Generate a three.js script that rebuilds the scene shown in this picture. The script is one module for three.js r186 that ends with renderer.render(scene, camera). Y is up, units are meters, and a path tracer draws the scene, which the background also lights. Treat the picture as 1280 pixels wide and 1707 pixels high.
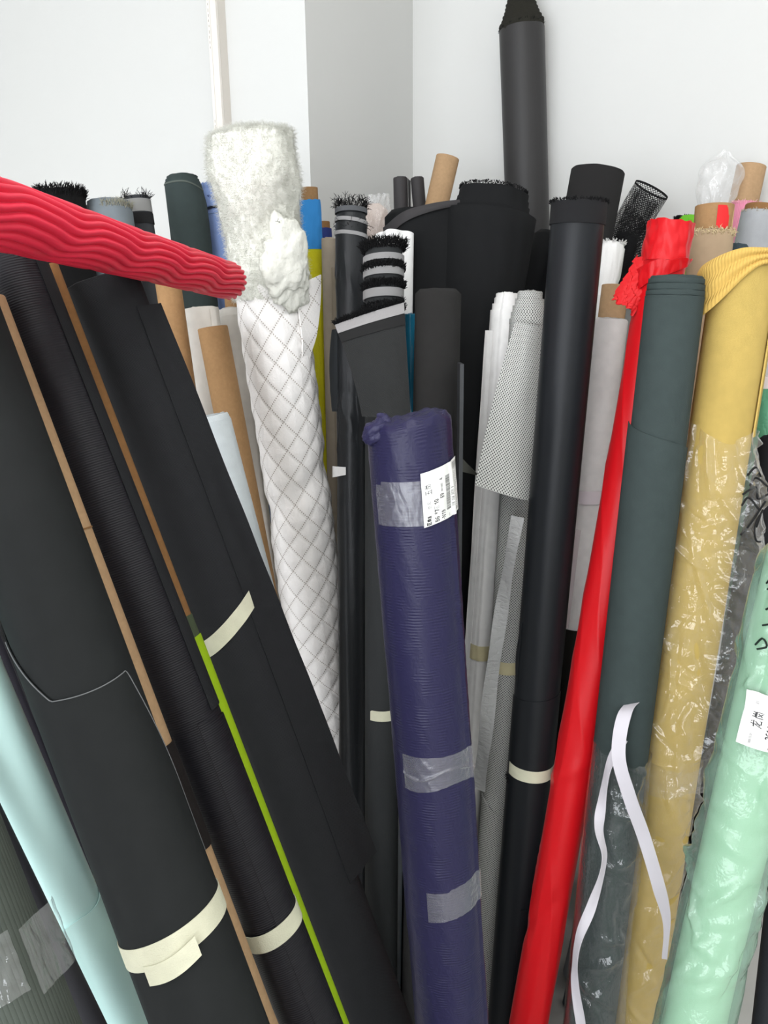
import * as THREE from 'three';
import { ImprovedNoise } from 'three/addons/math/ImprovedNoise.js';
import { mergeGeometries } from 'three/addons/utils/BufferGeometryUtils.js';
import { RectAreaLightUniformsLib } from 'three/addons/lights/RectAreaLightUniformsLib.js';

// ---------------------------------------------------------------- camera, light, exposure
const scene = new THREE.Scene();
scene.background = new THREE.Color(0x0b0b0b);
const rad = Math.PI / 180;
const camera = new THREE.PerspectiveCamera(2 * Math.atan(853.5 / 1290) / rad, 1280 / 1707, 0.02, 30);
camera.rotation.order = 'YXZ';
camera.position.set(0, 1.35, 0);
camera.rotation.set(-15.5 * rad, 0, -0.62 * rad);
scene.add(camera);
const renderer = new THREE.WebGLRenderer({ antialias: true });
renderer.toneMapping = THREE.LinearToneMapping;
renderer.toneMappingExposure = 0.6;
renderer.shadowMap.enabled = true;
RectAreaLightUniformsLib.init();

// the room lies turned by 33 degrees: a runs along the long wall, b out of it, both from the inner corner of the column
const TURN = -33 * rad, CORNER = new THREE.Vector3(0.0816, 0, -2.1025);
const AX = new THREE.Vector3(Math.cos(33 * rad), 0, Math.sin(33 * rad)), BX = new THREE.Vector3(-Math.sin(33 * rad), 0, Math.cos(33 * rad));
const inRoom = (a, y, b) => CORNER.clone().addScaledVector(AX, a).addScaledVector(BX, b).setY(y);
const CEIL = 2.75, COLUMN = 0.4188, PANEL = 0.6;
const PANELS = [1.0, 2.9].flatMap(a => [1.6, 2.65, 3.7, 4.6].map(b => [a, b]));
const PANEL_LIGHT = 14, WINDOW_LIGHT = 7.5;

// ---------------------------------------------------------------- helpers
const perlin = new ImprovedNoise();
const nz = (x, y, z = 0) => perlin.noise(x + 11.3, y + 7.7, z + 3.1);
const ridge = (x, y, z = 0) => 1 - Math.abs(nz(x, y, z)) * 2;
let seed = 12345;
const rnd = () => { seed = (seed * 1664525 + 1013904223) >>> 0; return seed / 4294967296; };
const rr = (a, b) => a + (b - a) * rnd();
const mix = (a, b, t) => a + (b - a) * t;
const clamp = (x, a = 0, b = 1) => Math.min(b, Math.max(a, x));
const sm = (a, b, x) => { const t = clamp((x - a) / (b - a)); return t * t * (3 - 2 * t); };
const used = {};
function numbered(name) { const n = used[name] = (used[name] ?? -1) + 1; return n ? `${name}_${String(n).padStart(3, '0')}` : name; }
function tag(o, label, category, group) { o.userData.label = label; o.userData.category = category; if (group) o.userData.group = group; return o; }
function mesh(name, geo, material, parent, label) {
  const m = new THREE.Mesh(geo, material); m.name = parent && parent !== scene ? name : numbered(name);
  m.castShadow = m.receiveShadow = true;
  if (label) m.userData.label = label;
  if (/fringe|pile|fibres|threads|frayed|ruffle/.test(name)) m.userData.kind = 'stuff';
  (parent || scene).add(m); return m;
}

// f(u, v) -> [x, y, z, s, t]: a smooth grid; wrapU joins its two sides
function gridGeo(nu, nv, f, wrapU = false) {
  const pos = [], uv = [], idx = [];
  for (let j = 0; j <= nv; j++) for (let i = 0; i <= nu; i++) {
    const p = f(i / nu, j / nv, i, j); pos.push(p[0], p[1], p[2]); uv.push(p[3] ?? i / nu, p[4] ?? j / nv);
  }
  const w = nu + 1;
  for (let j = 0; j < nv; j++) for (let i = 0; i < nu; i++) { const a = j * w + i; idx.push(a, a + 1, a + w, a + 1, a + w + 1, a + w); }
  const g = new THREE.BufferGeometry();
  g.setAttribute('position', new THREE.Float32BufferAttribute(pos, 3));
  g.setAttribute('uv', new THREE.Float32BufferAttribute(uv, 2));
  g.setIndex(idx); g.computeVertexNormals();
  if (wrapU) {
    const n = g.attributes.normal, a = new THREE.Vector3(), b = new THREE.Vector3();
    for (let j = 0; j <= nv; j++) { a.fromBufferAttribute(n, j * w); b.fromBufferAttribute(n, j * w + nu); a.add(b).normalize(); n.setXYZ(j * w, a.x, a.y, a.z); n.setXYZ(j * w + nu, a.x, a.y, a.z); }
  }
  return g;
}
// a sheet with real thickness: front, back and rim
function sheetGeo(nu, nv, f, th = 0.0008) {
  const front = gridGeo(nu, nv, f), p = front.attributes.position, n = front.attributes.normal, w = nu + 1;
  const at = (i, j, k) => { const q = j * w + i; return [p.getX(q) + n.getX(q) * th * k, p.getY(q) + n.getY(q) * th * k, p.getZ(q) + n.getZ(q) * th * k, front.attributes.uv.getX(q), front.attributes.uv.getY(q)]; };
  const top = gridGeo(nu, nv, (u, v, i, j) => at(i, j, 0.5));
  const bottom = gridGeo(nu, nv, (u, v, i, j) => at(nu - i, j, -0.5));
  const path = [];
  for (let i = 0; i < nu; i++) path.push([i, 0]); for (let j = 0; j < nv; j++) path.push([nu, j]);
  for (let i = nu; i > 0; i--) path.push([i, nv]); for (let j = nv; j >= 0; j--) path.push([0, j]);
  const rim = gridGeo(path.length - 1, 1, (u, v, i, j) => at(path[i][0], path[i][1], j ? 0.5 : -0.5));
  return mergeGeometries([top, bottom, rim]);
}
function boxGeo(w, h, d, x = 0, y = 0, z = 0) { const g = new THREE.BoxGeometry(w, h, d); g.translate(x, y, z); return g; }

// thin tapering strands: [x, y, z, dx, dy, dz, length, radius, curl]
function strandGeo(list, seg = 3, sides = 3) {
  const pos = [], nor = [], uv = [], idx = [], d = new THREE.Vector3(), a = new THREE.Vector3(), b = new THREE.Vector3(), c = new THREE.Vector3();
  for (const [x, y, z, dx, dy, dz, len, r, curl = 0.3] of list) {
    d.set(dx, dy, dz).normalize(); c.set(x, y, z);
    const bend = new THREE.Vector3(rr(-1, 1), rr(-1, 1), rr(-1, 1)).multiplyScalar(curl);
    const start = pos.length / 3;
    for (let k = 0; k <= seg; k++) {
      a.set(0.31, 0.52, 0.79).cross(d).normalize(); b.crossVectors(d, a);
      const q = r * (k === seg ? 0.25 : 1);
      for (let s = 0; s < sides; s++) {
        const t = s / sides * Math.PI * 2, ca = Math.cos(t), sa = Math.sin(t);
        pos.push(c.x + (a.x * ca + b.x * sa) * q, c.y + (a.y * ca + b.y * sa) * q, c.z + (a.z * ca + b.z * sa) * q);
        nor.push(a.x * ca + b.x * sa, a.y * ca + b.y * sa, a.z * ca + b.z * sa); uv.push(s / sides, k / seg);
      }
      c.addScaledVector(d, len / seg); d.add(bend).normalize();
    }
    for (let k = 0; k < seg; k++) for (let s = 0; s < sides; s++) {
      const p0 = start + k * sides + s, p1 = start + k * sides + (s + 1) % sides; idx.push(p0, p1, p0 + sides, p1, p1 + sides, p0 + sides);
    }
  }
  const g = new THREE.BufferGeometry();
  g.setAttribute('position', new THREE.Float32BufferAttribute(pos, 3)); g.setAttribute('normal', new THREE.Float32BufferAttribute(nor, 3));
  g.setAttribute('uv', new THREE.Float32BufferAttribute(uv, 2)); g.setIndex(idx); return g;
}

// ---------------------------------------------------------------- textures (uv runs in metres)
function lattice(n, s) { const a = new Float32Array(n * n); let q = s; for (let i = 0; i < a.length; i++) { q = (q * 1664525 + 1013904223) >>> 0; a[i] = q / 4294967296; } return a; }
function tiled(n, s) { const a = lattice(n, s); return (u, v) => { const x = u * n, y = v * n, i = Math.floor(x), j = Math.floor(y), f = x - i, g = y - j, k = f * f * (3 - 2 * f), l = g * g * (3 - 2 * g), w = (p, q) => a[((q % n + n) % n) * n + (p % n + n) % n]; return mix(mix(w(i, j), w(i + 1, j), k), mix(w(i, j + 1), w(i + 1, j + 1), k), l); }; }
function fbm(n, s, oct) { const t = []; for (let k = 0; k < oct; k++) t.push(tiled(n << k, s + k * 77)); return (u, v) => { let a = 0, b = 0.5; for (const f of t) { a += f(u, v) * b; b /= 2; } return a / (1 - 1 / (1 << oct)); }; }
function tex(px, py, w, h, f, srgb = false) {
  const d = new Uint8Array(px * py * 4);
  for (let j = 0; j < py; j++) for (let i = 0; i < px; i++) {
    const c = f((i + 0.5) / px, (j + 0.5) / py), o = (j * px + i) * 4;
    for (let k = 0; k < 3; k++) d[o + k] = 255 * clamp(Array.isArray(c) ? c[k] : c);
    d[o + 3] = 255;
  }
  const t = new THREE.DataTexture(d, px, py, THREE.RGBAFormat);
  t.wrapS = t.wrapT = THREE.RepeatWrapping; t.magFilter = THREE.LinearFilter; t.minFilter = THREE.LinearFilter; t.repeat.set(1 / w, 1 / h);
  if (srgb) t.colorSpace = THREE.SRGBColorSpace;
  t.needsUpdate = true; return t;
}
const N1 = fbm(8, 5, 5), N2 = fbm(32, 91, 3), N3 = tiled(128, 400), TAU = Math.PI * 2;
const TX = {
  fine: tex(256, 256, 0.05, 0.05, (u, v) => 0.5 * N2(u, v) + 0.5 * N3(u, v)),
  fleece: tex(256, 256, 0.08, 0.08, (u, v) => 0.65 * N2(u, v) + 0.35 * N3(u, v)),
  crepe: tex(256, 256, 0.06, 0.06, (u, v) => 0.4 * N1(u, v) + 0.6 * N3(u * 0.5, v)),
  mottle: tex(256, 256, 0.35, 0.35, (u, v) => 0.955 + 0.05 * (N1(u, v) - 0.5) + 0.05 * (N2(u, v) - 0.5), true),
  weave: tex(128, 128, 0.018, 0.018, (u, v) => 0.5 + 0.25 * Math.sin(u * TAU * 10) * Math.sin(v * TAU * 10) + 0.25 * Math.cos(v * TAU * 10) * (N2(u, v) - 0.5)),
  rib: tex(128, 256, 0.05, 0.0208, (u, v) => 0.5 + 0.4 * Math.sin(v * TAU * 8) + 0.3 * (N1(u, v) - 0.5)),
  twill: tex(128, 128, 0.02, 0.02, (u, v) => 0.5 + 0.3 * Math.sin((u + v) * TAU * 9) + 0.4 * (N2(u, v) - 0.5)),
  cord: tex(256, 64, 0.032, 0.05, (u, v) => Math.pow(Math.abs(Math.sin(u * Math.PI * 10)), 0.7) * 0.8 + 0.2 * N2(u, v)),
  navy: tex(256, 512, 0.09, 0.12, (u, v) => { const k = N1(u, v); return 0.5 + 0.3 * Math.sin(v * TAU * 34 + 3 * N1(v, u)) * sm(0.38, 0.66, k) * (0.4 + N2(u * 0.5, v)) + 0.35 * (N2(u, v) - 0.5); }),
  crinkle: tex(512, 512, 0.16, 0.16, (u, v) => { const a = Math.abs(N1(u, v) - 0.5) * 2, b = Math.abs(N2(u, v) - 0.5) * 2; return 0.7 * Math.sqrt(a) + 0.3 * b; }),
  card: tex(256, 256, 0.12, 0.12, (u, v) => { const k = 0.95 + 0.10 * (N2(u, v) - 0.5) * (N3(u, v) > 0.5 ? 1 : 0.4) + 0.06 * (N1(u, v) - 0.5); return [k, k * 0.985, k * 0.96]; }, true),
  meshBump: tex(64, 64, 0.0092, 0.0092, (u, v) => { const c = Math.sin(u * TAU * 2) * Math.sin(v * TAU * 2); return c > 0.25 ? 0 : 1; }),
  meshTone: tex(128, 128, 0.0092, 0.0092, (u, v) => { const c = Math.sin(u * TAU * 2) * Math.sin(v * TAU * 2); const k = 1 - 0.6 * sm(0.1, 0.5, c); return [k, k, k]; }, true),
  net: tex(64, 64, 0.0105, 0.0105, (u, v) => { const a = (u + v) * 2, b = (u - v) * 2; const h = x => Math.abs((x % 1 + 1) % 1 - 0.5); return h(a) < 0.15 || h(b) < 0.15 ? 1 : 0; }),
  corrug: tex(16, 16, 0.1, 0.1, () => 0.5),
  knit: tex(128, 128, 0.012, 0.012, (u, v) => 0.5 + 0.5 * Math.sin(u * TAU * 4 + Math.sin(v * TAU * 4))),
  velvet: tex(256, 256, 0.02, 0.02, (u, v) => N3(u, v)),
};
// quilting: diamonds of dotted stitches
const QW = 0.040, QH = 0.050;
TX.stitch = tex(256, 320, QW, QH, (u, v) => {
  const hit = (a, along) => { const d = Math.abs(((a % 1) + 1.5) % 1 - 0.5); return d < 0.035 && ((along * 8) % 1 + 1) % 1 < 0.5; };
  const on = hit(u + v, u - v + 2) || hit(u - v, u + v);
  return on ? [0.74, 0.71, 0.69] : [1, 1, 1];
}, true);

// sharp fold lines of crumpled film: a sum of ridges along random short segments on the (across, along) surface
function folds(n, W, y0, y1, amp, len, width, s) {
  let q = s; const rd = () => { q = (q * 1664525 + 1013904223) >>> 0; return q / 4294967296; }, L = [];
  for (let k = 0; k < n; k++) { const a = (rd() - 0.5) * 2.2 + (rd() < 0.5 ? 0.9 : -0.5); L.push([(rd() - 0.5) * W, y0 + rd() * (y1 - y0), Math.cos(a), Math.sin(a), len * (0.4 + rd()), amp * (0.3 + rd()) * (rd() < 0.35 ? -0.7 : 1), width * (0.6 + rd())]); }
  return (x, y) => { let t = 0; for (const [cx, cy, dx, dy, l, m, w] of L) { const ax = x - cx, ay = y - cy, u = Math.abs(ax * dx + ay * dy); if (u > l) continue; const v = Math.abs(ax * dy - ay * dx); if (v > w) continue; t += m * (1 - v / w) * (1 - u / l); } return t; };
}
function mat(color, o = {}) {
  const { rough = 0.9, bump, bs = 0.0003, map, sheen, spec = 0.5, metal = 0, ...rest } = o;
  const m = new THREE.MeshPhysicalMaterial({ color: new THREE.Color(color), roughness: rough, metalness: metal, side: THREE.DoubleSide, specularIntensity: spec, ...rest });
  if (bump) { m.bumpMap = TX[bump]; m.bumpScale = bs; }
  if (map) m.map = TX[map];
  if (sheen) { m.sheen = sheen; m.sheenRoughness = 0.6; m.sheenColor = new THREE.Color(color).lerp(new THREE.Color(0xffffff), 0.4); }
  return m;
}
const plastic = (o = {}) => new THREE.MeshPhysicalMaterial({ color: 0xffffff, roughness: 0.14, transmission: 0.965, thickness: 0, ior: 1.6, side: THREE.DoubleSide, bumpMap: TX.crinkle, bumpScale: 0.0012, ...o });
const M = {
  card: mat('#a98660', { rough: 0.8, map: 'card', bump: 'fine', bs: 0.0001, spec: 0.35 }),
  cardDark: mat('#8f6a44', { rough: 0.8, map: 'card', bump: 'fine', bs: 0.0001, spec: 0.35 }),
  cardPale: mat('#b99a78', { rough: 0.8, map: 'card', bump: 'fine', bs: 0.0001, spec: 0.35 }),
  tape: mat('#dedcc2', { rough: 0.85, map: 'mottle', bump: 'crepe', bs: 0.0004 }),
  tapeBeige: mat('#8f866f', { rough: 0.6, map: 'mottle' }),
  tapeYellow: mat('#d8cda4', { rough: 0.6, map: 'mottle' }),
  clear: plastic({ roughness: 0.12, transmission: 0.985 }),
  clearTape: plastic({ roughness: 0.2, bumpMap: TX.fine, bumpScale: 0.0007 }),
  blackFibre: mat('#141415', { rough: 1 }),
  blackPile: mat('#0f0f10', { rough: 1, bump: 'velvet', bs: 0.0012 }),
  whiteBand: mat('#a9a8a8', { rough: 0.8, bump: 'velvet', bs: 0.0007 }),
  greyBand: mat('#5d5f62', { rough: 0.85, bump: 'velvet', bs: 0.0004 }),
};

// ---------------------------------------------------------------- the room
function struct(name, geo, material) { const m = new THREE.Mesh(geo, material); m.name = name; m.userData.kind = 'structure'; m.castShadow = m.receiveShadow = true; scene.add(m); return m; }
function roomBox(name, a0, a1, y0, y1, b0, b1, material) {
  const m = struct(name, new THREE.BoxGeometry(a1 - a0, y1 - y0, b1 - b0), material);
  m.position.copy(inRoom((a0 + a1) / 2, (y0 + y1) / 2, (b0 + b1) / 2)); m.rotation.y = TURN; return m;
}
const paint = mat('#d6d6d3', { rough: 0.75, spec: 0.3 });
const floorMat = mat('#c4c2bd', { rough: 0.55, map: 'mottle' });
roomBox('floor', -1.9, 4.2, -0.12, 0, -0.15, 5.2, floorMat);
roomBox('ceiling', -1.9, 4.2, CEIL, CEIL + 0.12, -0.15, 5.2, mat('#eeeeec', { rough: 0.9 }));
roomBox('wall_right', -0.15, 4.2, 0, CEIL, -0.15, 0, paint);
roomBox('wall_left', -1.9, 0, 0, CEIL, COLUMN - 0.15, COLUMN, paint);
roomBox('wall_middle', -0.15, 0, 0, CEIL, 0, COLUMN - 0.15, paint);
// the wall behind the camera has a wide frosted window
const WA0 = -1.2, WA1 = 2.9, WY0 = 0.25, WY1 = 2.35;
roomBox('wall_near', -1.9, WA0, 0, CEIL, 5.05, 5.2, paint);
roomBox('wall_near_far_side', WA1, 4.2, 0, CEIL, 5.05, 5.2, paint);
roomBox('wall_near_sill', WA0, WA1, 0, WY0, 5.05, 5.2, paint);
roomBox('wall_near_head', WA0, WA1, WY1, CEIL, 5.05, 5.2, paint);
{
  const g = new THREE.Group(); g.name = 'window_1'; g.userData.kind = 'structure'; g.position.copy(inRoom((WA0 + WA1) / 2, WY0, 5.1)); g.rotation.y = TURN; scene.add(g);
  const W = WA1 - WA0, H = WY1 - WY0, fm = mat('#e4e4e2', { rough: 0.4 }), pane = new THREE.MeshStandardMaterial({ color: 0xffffff, emissive: 0xf2f7ff, emissiveIntensity: 1.6, roughness: 0.4 });
  for (let k = 0; k < 4; k++) { const p = mesh('pane', boxGeo(W / 4 - 0.05, H - 0.08, 0.01, -W / 2 + (k + 0.5) * W / 4, H / 2, 0.02), pane, g); p.castShadow = false; }
  for (let k = 0; k < 5; k++) mesh('mullion', boxGeo(0.05, H, 0.05, -W / 2 + 0.025 + k * (W - 0.05) / 4, H / 2, 0), fm, g);
  mesh('rail', boxGeo(W, 0.045, 0.05, 0, 0.022, 0), fm, g); mesh('rail', boxGeo(W, 0.045, 0.05, 0, H - 0.022, 0), fm, g);
  const l = new THREE.RectAreaLight(0xf2f7ff, WINDOW_LIGHT, W - 0.1, H - 0.1); l.position.copy(inRoom((WA0 + WA1) / 2, (WY0 + WY1) / 2, 5.03)); l.lookAt(inRoom((WA0 + WA1) / 2, (WY0 + WY1) / 2, 0)); l.castShadow = true; scene.add(l);
}
roomBox('wall_far_left', -1.9, -1.75, 0, CEIL, COLUMN, 5.05, paint);
roomBox('wall_far_right', 4.05, 4.2, 0, CEIL, 0, 5.05, paint);
{ // ceiling panels
  const frameM = mat('#dcdcdc', { rough: 0.4 }), glow = new THREE.MeshStandardMaterial({ color: 0xffffff, emissive: 0xffffff, emissiveIntensity: 2.2 });
  for (const [a, b] of PANELS) {
    const g = new THREE.Group(); g.name = numbered('ceiling_light'); g.position.copy(inRoom(a, CEIL, b)); g.rotation.y = TURN;
    tag(g, 'square white LED panel set flush in the ceiling', 'ceiling light', 'LED panels in the ceiling'); scene.add(g);
    const h = PANEL / 2;
    mesh('frame', mergeGeometries([boxGeo(PANEL, 0.02, 0.02, 0, -0.012, h), boxGeo(PANEL, 0.02, 0.02, 0, -0.012, -h), boxGeo(0.02, 0.02, PANEL, h, -0.012, 0), boxGeo(0.02, 0.02, PANEL, -h, -0.012, 0)]), frameM, g);
    const p = mesh('diffuser', boxGeo(PANEL - 0.02, 0.008, PANEL - 0.02, 0, -0.008, 0), glow, g); p.castShadow = false;
    const l = new THREE.RectAreaLight(0xfbfbfb, PANEL_LIGHT, PANEL - 0.03, PANEL - 0.03);
    l.position.copy(inRoom(a, CEIL - 0.03, b)); l.lookAt(inRoom(a, 0, b)); l.castShadow = true; scene.add(l);
  }
}
{ // plastic cable trunking on the wall
  const g = new THREE.Group(); g.name = 'cable_trunking'; g.position.copy(inRoom(-0.226, 0, COLUMN)); g.rotation.y = TURN; g.rotation.z = 0; scene.add(g);
  tag(g, 'narrow off-white plastic cable trunking running up the wall above the cotton roll', 'trunking');
  const w = 0.026;
  mesh('channel', boxGeo(w, CEIL, 0.022, 0, CEIL / 2, 0.011), mat('#d5cfc6', { rough: 0.5 }), g);
  mesh('cover', boxGeo(w * 0.98, CEIL, 0.006, 0, CEIL / 2, 0.0255), mat('#e6e0d8', { rough: 0.45 }), g);
  const c = document.createElement('canvas'); c.width = 32; c.height = 1024; const q = c.getContext('2d');
  q.fillStyle = '#e8e2da'; q.fillRect(0, 0, 32, 1024); q.fillStyle = '#a9a19b';
  for (let y = 20; y < 1000; y += 13) if (y % 330 < 170) q.fillRect(11 + (y % 3), y, 7, 5 + (y * 7) % 4);
  const t = new THREE.CanvasTexture(c); t.colorSpace = THREE.SRGBColorSpace;
  const strip = sheetGeo(1, 1, (u, v) => [-0.0085 + (u - 0.5) * 0.008, 1.45 + v * 0.8, 0.0292, u, v], 0.0004);
  mesh('print', strip, new THREE.MeshStandardMaterial({ map: t, roughness: 0.5 }), g);
}
// ---------------------------------------------------------------- rolls: base x, base z, top x, top y, top z, radius
const T = {
  C: [0.090, -0.385, -0.422, 1.389, -0.753, 0.0466],
  B: [0.087, -0.635, -0.395, 1.391, -0.870, 0.0334],
  D: [0.042, -0.588, -0.397, 1.352, -0.812, 0.0158],
  E: [0.095, -0.686, -0.381, 1.388, -0.930, 0.0110],
  A: [0.083, -0.880, -0.343, 1.382, -0.983, 0.0444],
  F: [-0.084, -0.569, -0.452, 1.252, -0.670, 0.0273],
  G: [0.018, -0.278, -0.391, 1.251, -0.512, 0.0322],
  H: [0.004, -0.447, -0.469, 1.209, -0.629, 0.0150],
  I: [-0.089, -0.620, -0.476, 1.267, -0.766, 0.0183],
  J: [0.002, -1.022, -0.250, 1.175, -1.145, 0.0267],
  K1: [-0.221, -1.182, -0.346, 1.405, -1.302, 0.0202],
  K2: [-0.077, -1.129, -0.267, 1.307, -1.254, 0.0236],
  L1: [-0.219, -1.266, -0.312, 1.334, -1.386, 0.0291],
  L2: [-0.159, -1.296, -0.277, 1.319, -1.470, 0.0254],
  K3: [-0.202, -1.403, -0.283, 1.413, -1.526, 0.0180],
  M: [-0.283, -1.496, -0.379, 1.564, -1.616, 0.0384],
  N: [-0.168, -1.550, -0.339, 1.573, -1.670, 0.0228],
  O1: [-0.426, -1.249, -0.529, 1.521, -1.373, 0.0386],
  O2: [-0.374, -1.312, -0.470, 1.515, -1.429, 0.0393],
  O3: [-0.296, -1.382, -0.441, 1.528, -1.502, 0.0228],
  P: [-0.075, -1.430, -0.204, 1.578, -1.341, 0.0582],
  Q: [-0.106, -1.537, -0.131, 1.546, -1.531, 0.0182],
  Rn: [-0.062, -1.510, -0.114, 1.494, -1.616, 0.0153],
  S: [-0.105, -1.502, -0.096, 1.454, -1.497, 0.0132],
  T: [-0.069, -1.185, -0.050, 1.498, -1.397, 0.0263],
  U: [-0.017, -1.085, 0.004, 1.431, -1.267, 0.0288],
  V: [-0.013, -1.155, 0.023, 1.452, -1.374, 0.0281],
  W: [0.041, -1.161, 0.047, 1.322, -1.289, 0.0116],
  X: [0.054, -1.078, 0.085, 1.354, -1.205, 0.0346],
  Y: [-0.018, -1.289, 0.197, 1.530, -1.447, 0.0783],
  Y2: [0.076, -1.450, 0.060, 1.496, -1.566, 0.0524],
  Z1: [-0.255, -1.638, 0.141, 1.630, -1.752, 0.0244],
  Z2: [0.068, -1.671, 0.043, 1.596, -1.796, 0.0155],
  Z3: [0.220, -1.671, 0.079, 1.595, -1.793, 0.0142],
  BB: [0.429, -1.815, 0.309, 1.905, -1.893, 0.0481],
  CC: [0.213, -1.105, 0.272, 1.474, -1.135, 0.0362],
  DD: [0.142, -1.366, 0.399, 1.567, -1.534, 0.0484],
  FF1: [0.254, -1.160, 0.367, 1.310, -1.276, 0.0269],
  FF2: [0.241, -1.295, 0.401, 1.438, -1.415, 0.0218],
  GG: [0.206, -0.995, 0.405, 1.443, -1.147, 0.0301],
  HH: [0.312, -0.970, 0.376, 1.371, -1.029, 0.0363],
  II: [0.447, -1.151, 0.513, 1.441, -1.271, 0.0326],
  JJ: [0.394, -1.007, 0.469, 1.398, -1.044, 0.0401],
  MM: [0.480, -1.516, 0.720, 1.588, -1.624, 0.0279],
  NN: [0.448, -1.370, 0.654, 1.504, -1.478, 0.0241],
  OO: [0.387, -1.273, 0.638, 1.479, -1.383, 0.0312],
  PP: [0.357, -1.208, 0.581, 1.423, -1.328, 0.0166],
  QQ: [0.482, -1.312, 0.546, 1.477, -1.454, 0.0191],
  KK: [0.279, -0.657, 0.476, 1.080, -0.836, 0.0477],
  KK2: [0.564, -1.141, 0.632, 1.218, -1.261, 0.0262],
  LK: [0.467, -1.032, 0.588, 1.138, -1.135, 0.0276],
  LK2: [0.449, -0.689, 0.495, 0.785, -0.811, 0.0202],
  TT: [0.129, -1.210, 0.205, 1.349, -1.315, 0.0285],
  UU: [0.180, -1.169, 0.230, 1.362, -1.245, 0.0287],
  VV: [0.111, -0.781, 0.029, 1.222, -0.878, 0.0484],
  BK: [-0.033, -1.550, 0.333, 1.462, -1.625, 0.0310],
  AR: [0.041, -1.621, -0.015, 1.518, -1.665, 0.0278],
  SR: [0.458, -1.457, 0.639, 1.488, -1.586, 0.0254],
  EE: [0.195, -1.511, 0.504, 1.542, -1.631, 0.0306],
  RR: [0.515, -1.411, 0.565, 1.486, -1.528, 0.0178],
};
const V3 = (x, y, z) => new THREE.Vector3(x, y, z);
function place(name, label, category, base, top, r) {
  const g = new THREE.Group(); g.name = numbered(name); scene.add(g); g.position.copy(base); tag(g, label, category);
  const y = top.clone().sub(base), L = y.length(); y.normalize();
  const z = V3(0, 0, 1).addScaledVector(y, -y.z).normalize(), x = V3(0, 0, 0).crossVectors(y, z);
  g.quaternion.setFromRotationMatrix(new THREE.Matrix4().makeBasis(x, y, z));
  const R = { g, L, r, y0: r * Math.sqrt(1 - y.y * y.y) / y.y + 0.001, disp: () => 0 };
  R.rad = (p, h) => R.r + R.disp(p, h);
  R.at = (x, y, z) => g.worldToLocal(V3(x, y, z));
  g.updateMatrixWorld(true);
  return R;
}
const roll = (id, name, label, category = 'fabric roll') => { const [bx, bz, tx, ty, tz, r] = T[id]; return place(name, label, category, V3(bx, 0, bz), V3(tx, ty, tz), r); };

// the wound body: side, stepped rim, spiral end and the hole of the core
function body(R, name, material, o = {}) {
  const { top = R.L, bottom = R.y0, na = 56, ny = 44, rim = [], core = Math.min(0.017, R.r * 0.5), disp, layers = 5, off = 0, rough = 0.0008, edge = 0.0015, rb = 1, phase = 1, hollow = 0.03 } = o;
  if (disp) R.disp = disp;
  const rings = [];
  const r0 = R.r + off;
  for (let i = 0; i <= ny; i++) { const t = i / ny; rings.push([mix(bottom, top, t), mix(r0 * rb, r0, t), 1]); }
  let y = top, r = r0;
  for (const [dy, dr] of rim) { r += dr; rings.push([y + 0.0002, r, 1]); y += dy; rings.push([y, r, 1]); }
  rings.push([y + edge, r - edge, 1]);
  const n = Math.max(2, layers * 2), rc = Math.max(core, 0.002);
  for (let k = 1; k <= n; k++) rings.push([y + edge + (k % 2 ? -rough * 3 : 0) + rough * Math.sin(k * 2.3) * 2, mix(r - edge, rc, k / n), 0.5 * (1 - k / n)]);
  if (core > 0.003) { rings.push([y - hollow, rc, 0]); }
  rings.push([core > 0.003 ? y - hollow : y, 0.0004, 0]);
  let acc = 0; const path = rings.map((q, i) => { if (i) acc += Math.hypot(q[0] - rings[i - 1][0], q[1] - rings[i - 1][1]); return acc; });
  const m = rings.length - 1;
  const geo = gridGeo(na, m, (u, v, i, j) => {
    const p = -Math.PI + u * TAU, [h, rad0, k] = rings[j];
    const rd = Math.max(0.0003, rad0 + R.disp(p, h) * k);
    const yy = h + (j > ny ? 0.0012 * nz(Math.sin(p) * 2, Math.cos(p) * 2 + j * 0.7, phase) * (k ? 1 : 0) : 0);
    return [rd * Math.sin(p), yy, rd * Math.cos(p), p * r0, path[j]];
  }, true);
  return mesh(name, geo, material, R.g, o.label);
}
// a piece of sheet lying on the roll between two angles
function wrap(R, name, material, o) {
  const { p0 = -180, p1 = 180, y0, y1, off = 0.0008, th = 0.0007, nu = 40, nv = 8, label, parent } = o;
  const a = typeof y0 === 'function' ? y0 : () => y0, b = typeof y1 === 'function' ? y1 : () => y1, f = typeof off === 'function' ? off : () => off;
  const geo = sheetGeo(nu, nv, (u, v) => {
    const d = mix(p0, p1, u), p = d * rad, h = mix(a(d, u), b(d, u), v), r = R.rad(p, h) + f(d, v, h);
    return [r * Math.sin(p), h, r * Math.cos(p), o.unit ? u : p * R.r, o.unit ? v : h];
  }, th);
  return mesh(name, geo, material, parent || R.g, label);
}
const band = (R, name, material, y, h, o = {}) => wrap(R, name, material, { nu: 56, nv: 2, y0: d => y - h / 2 + (o.tilt || 0) * Math.sin((d - (o.turn || 0)) * rad), y1: d => y + h / 2 + (o.tilt || 0) * Math.sin((d - (o.turn || 0)) * rad), ...o });
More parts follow.
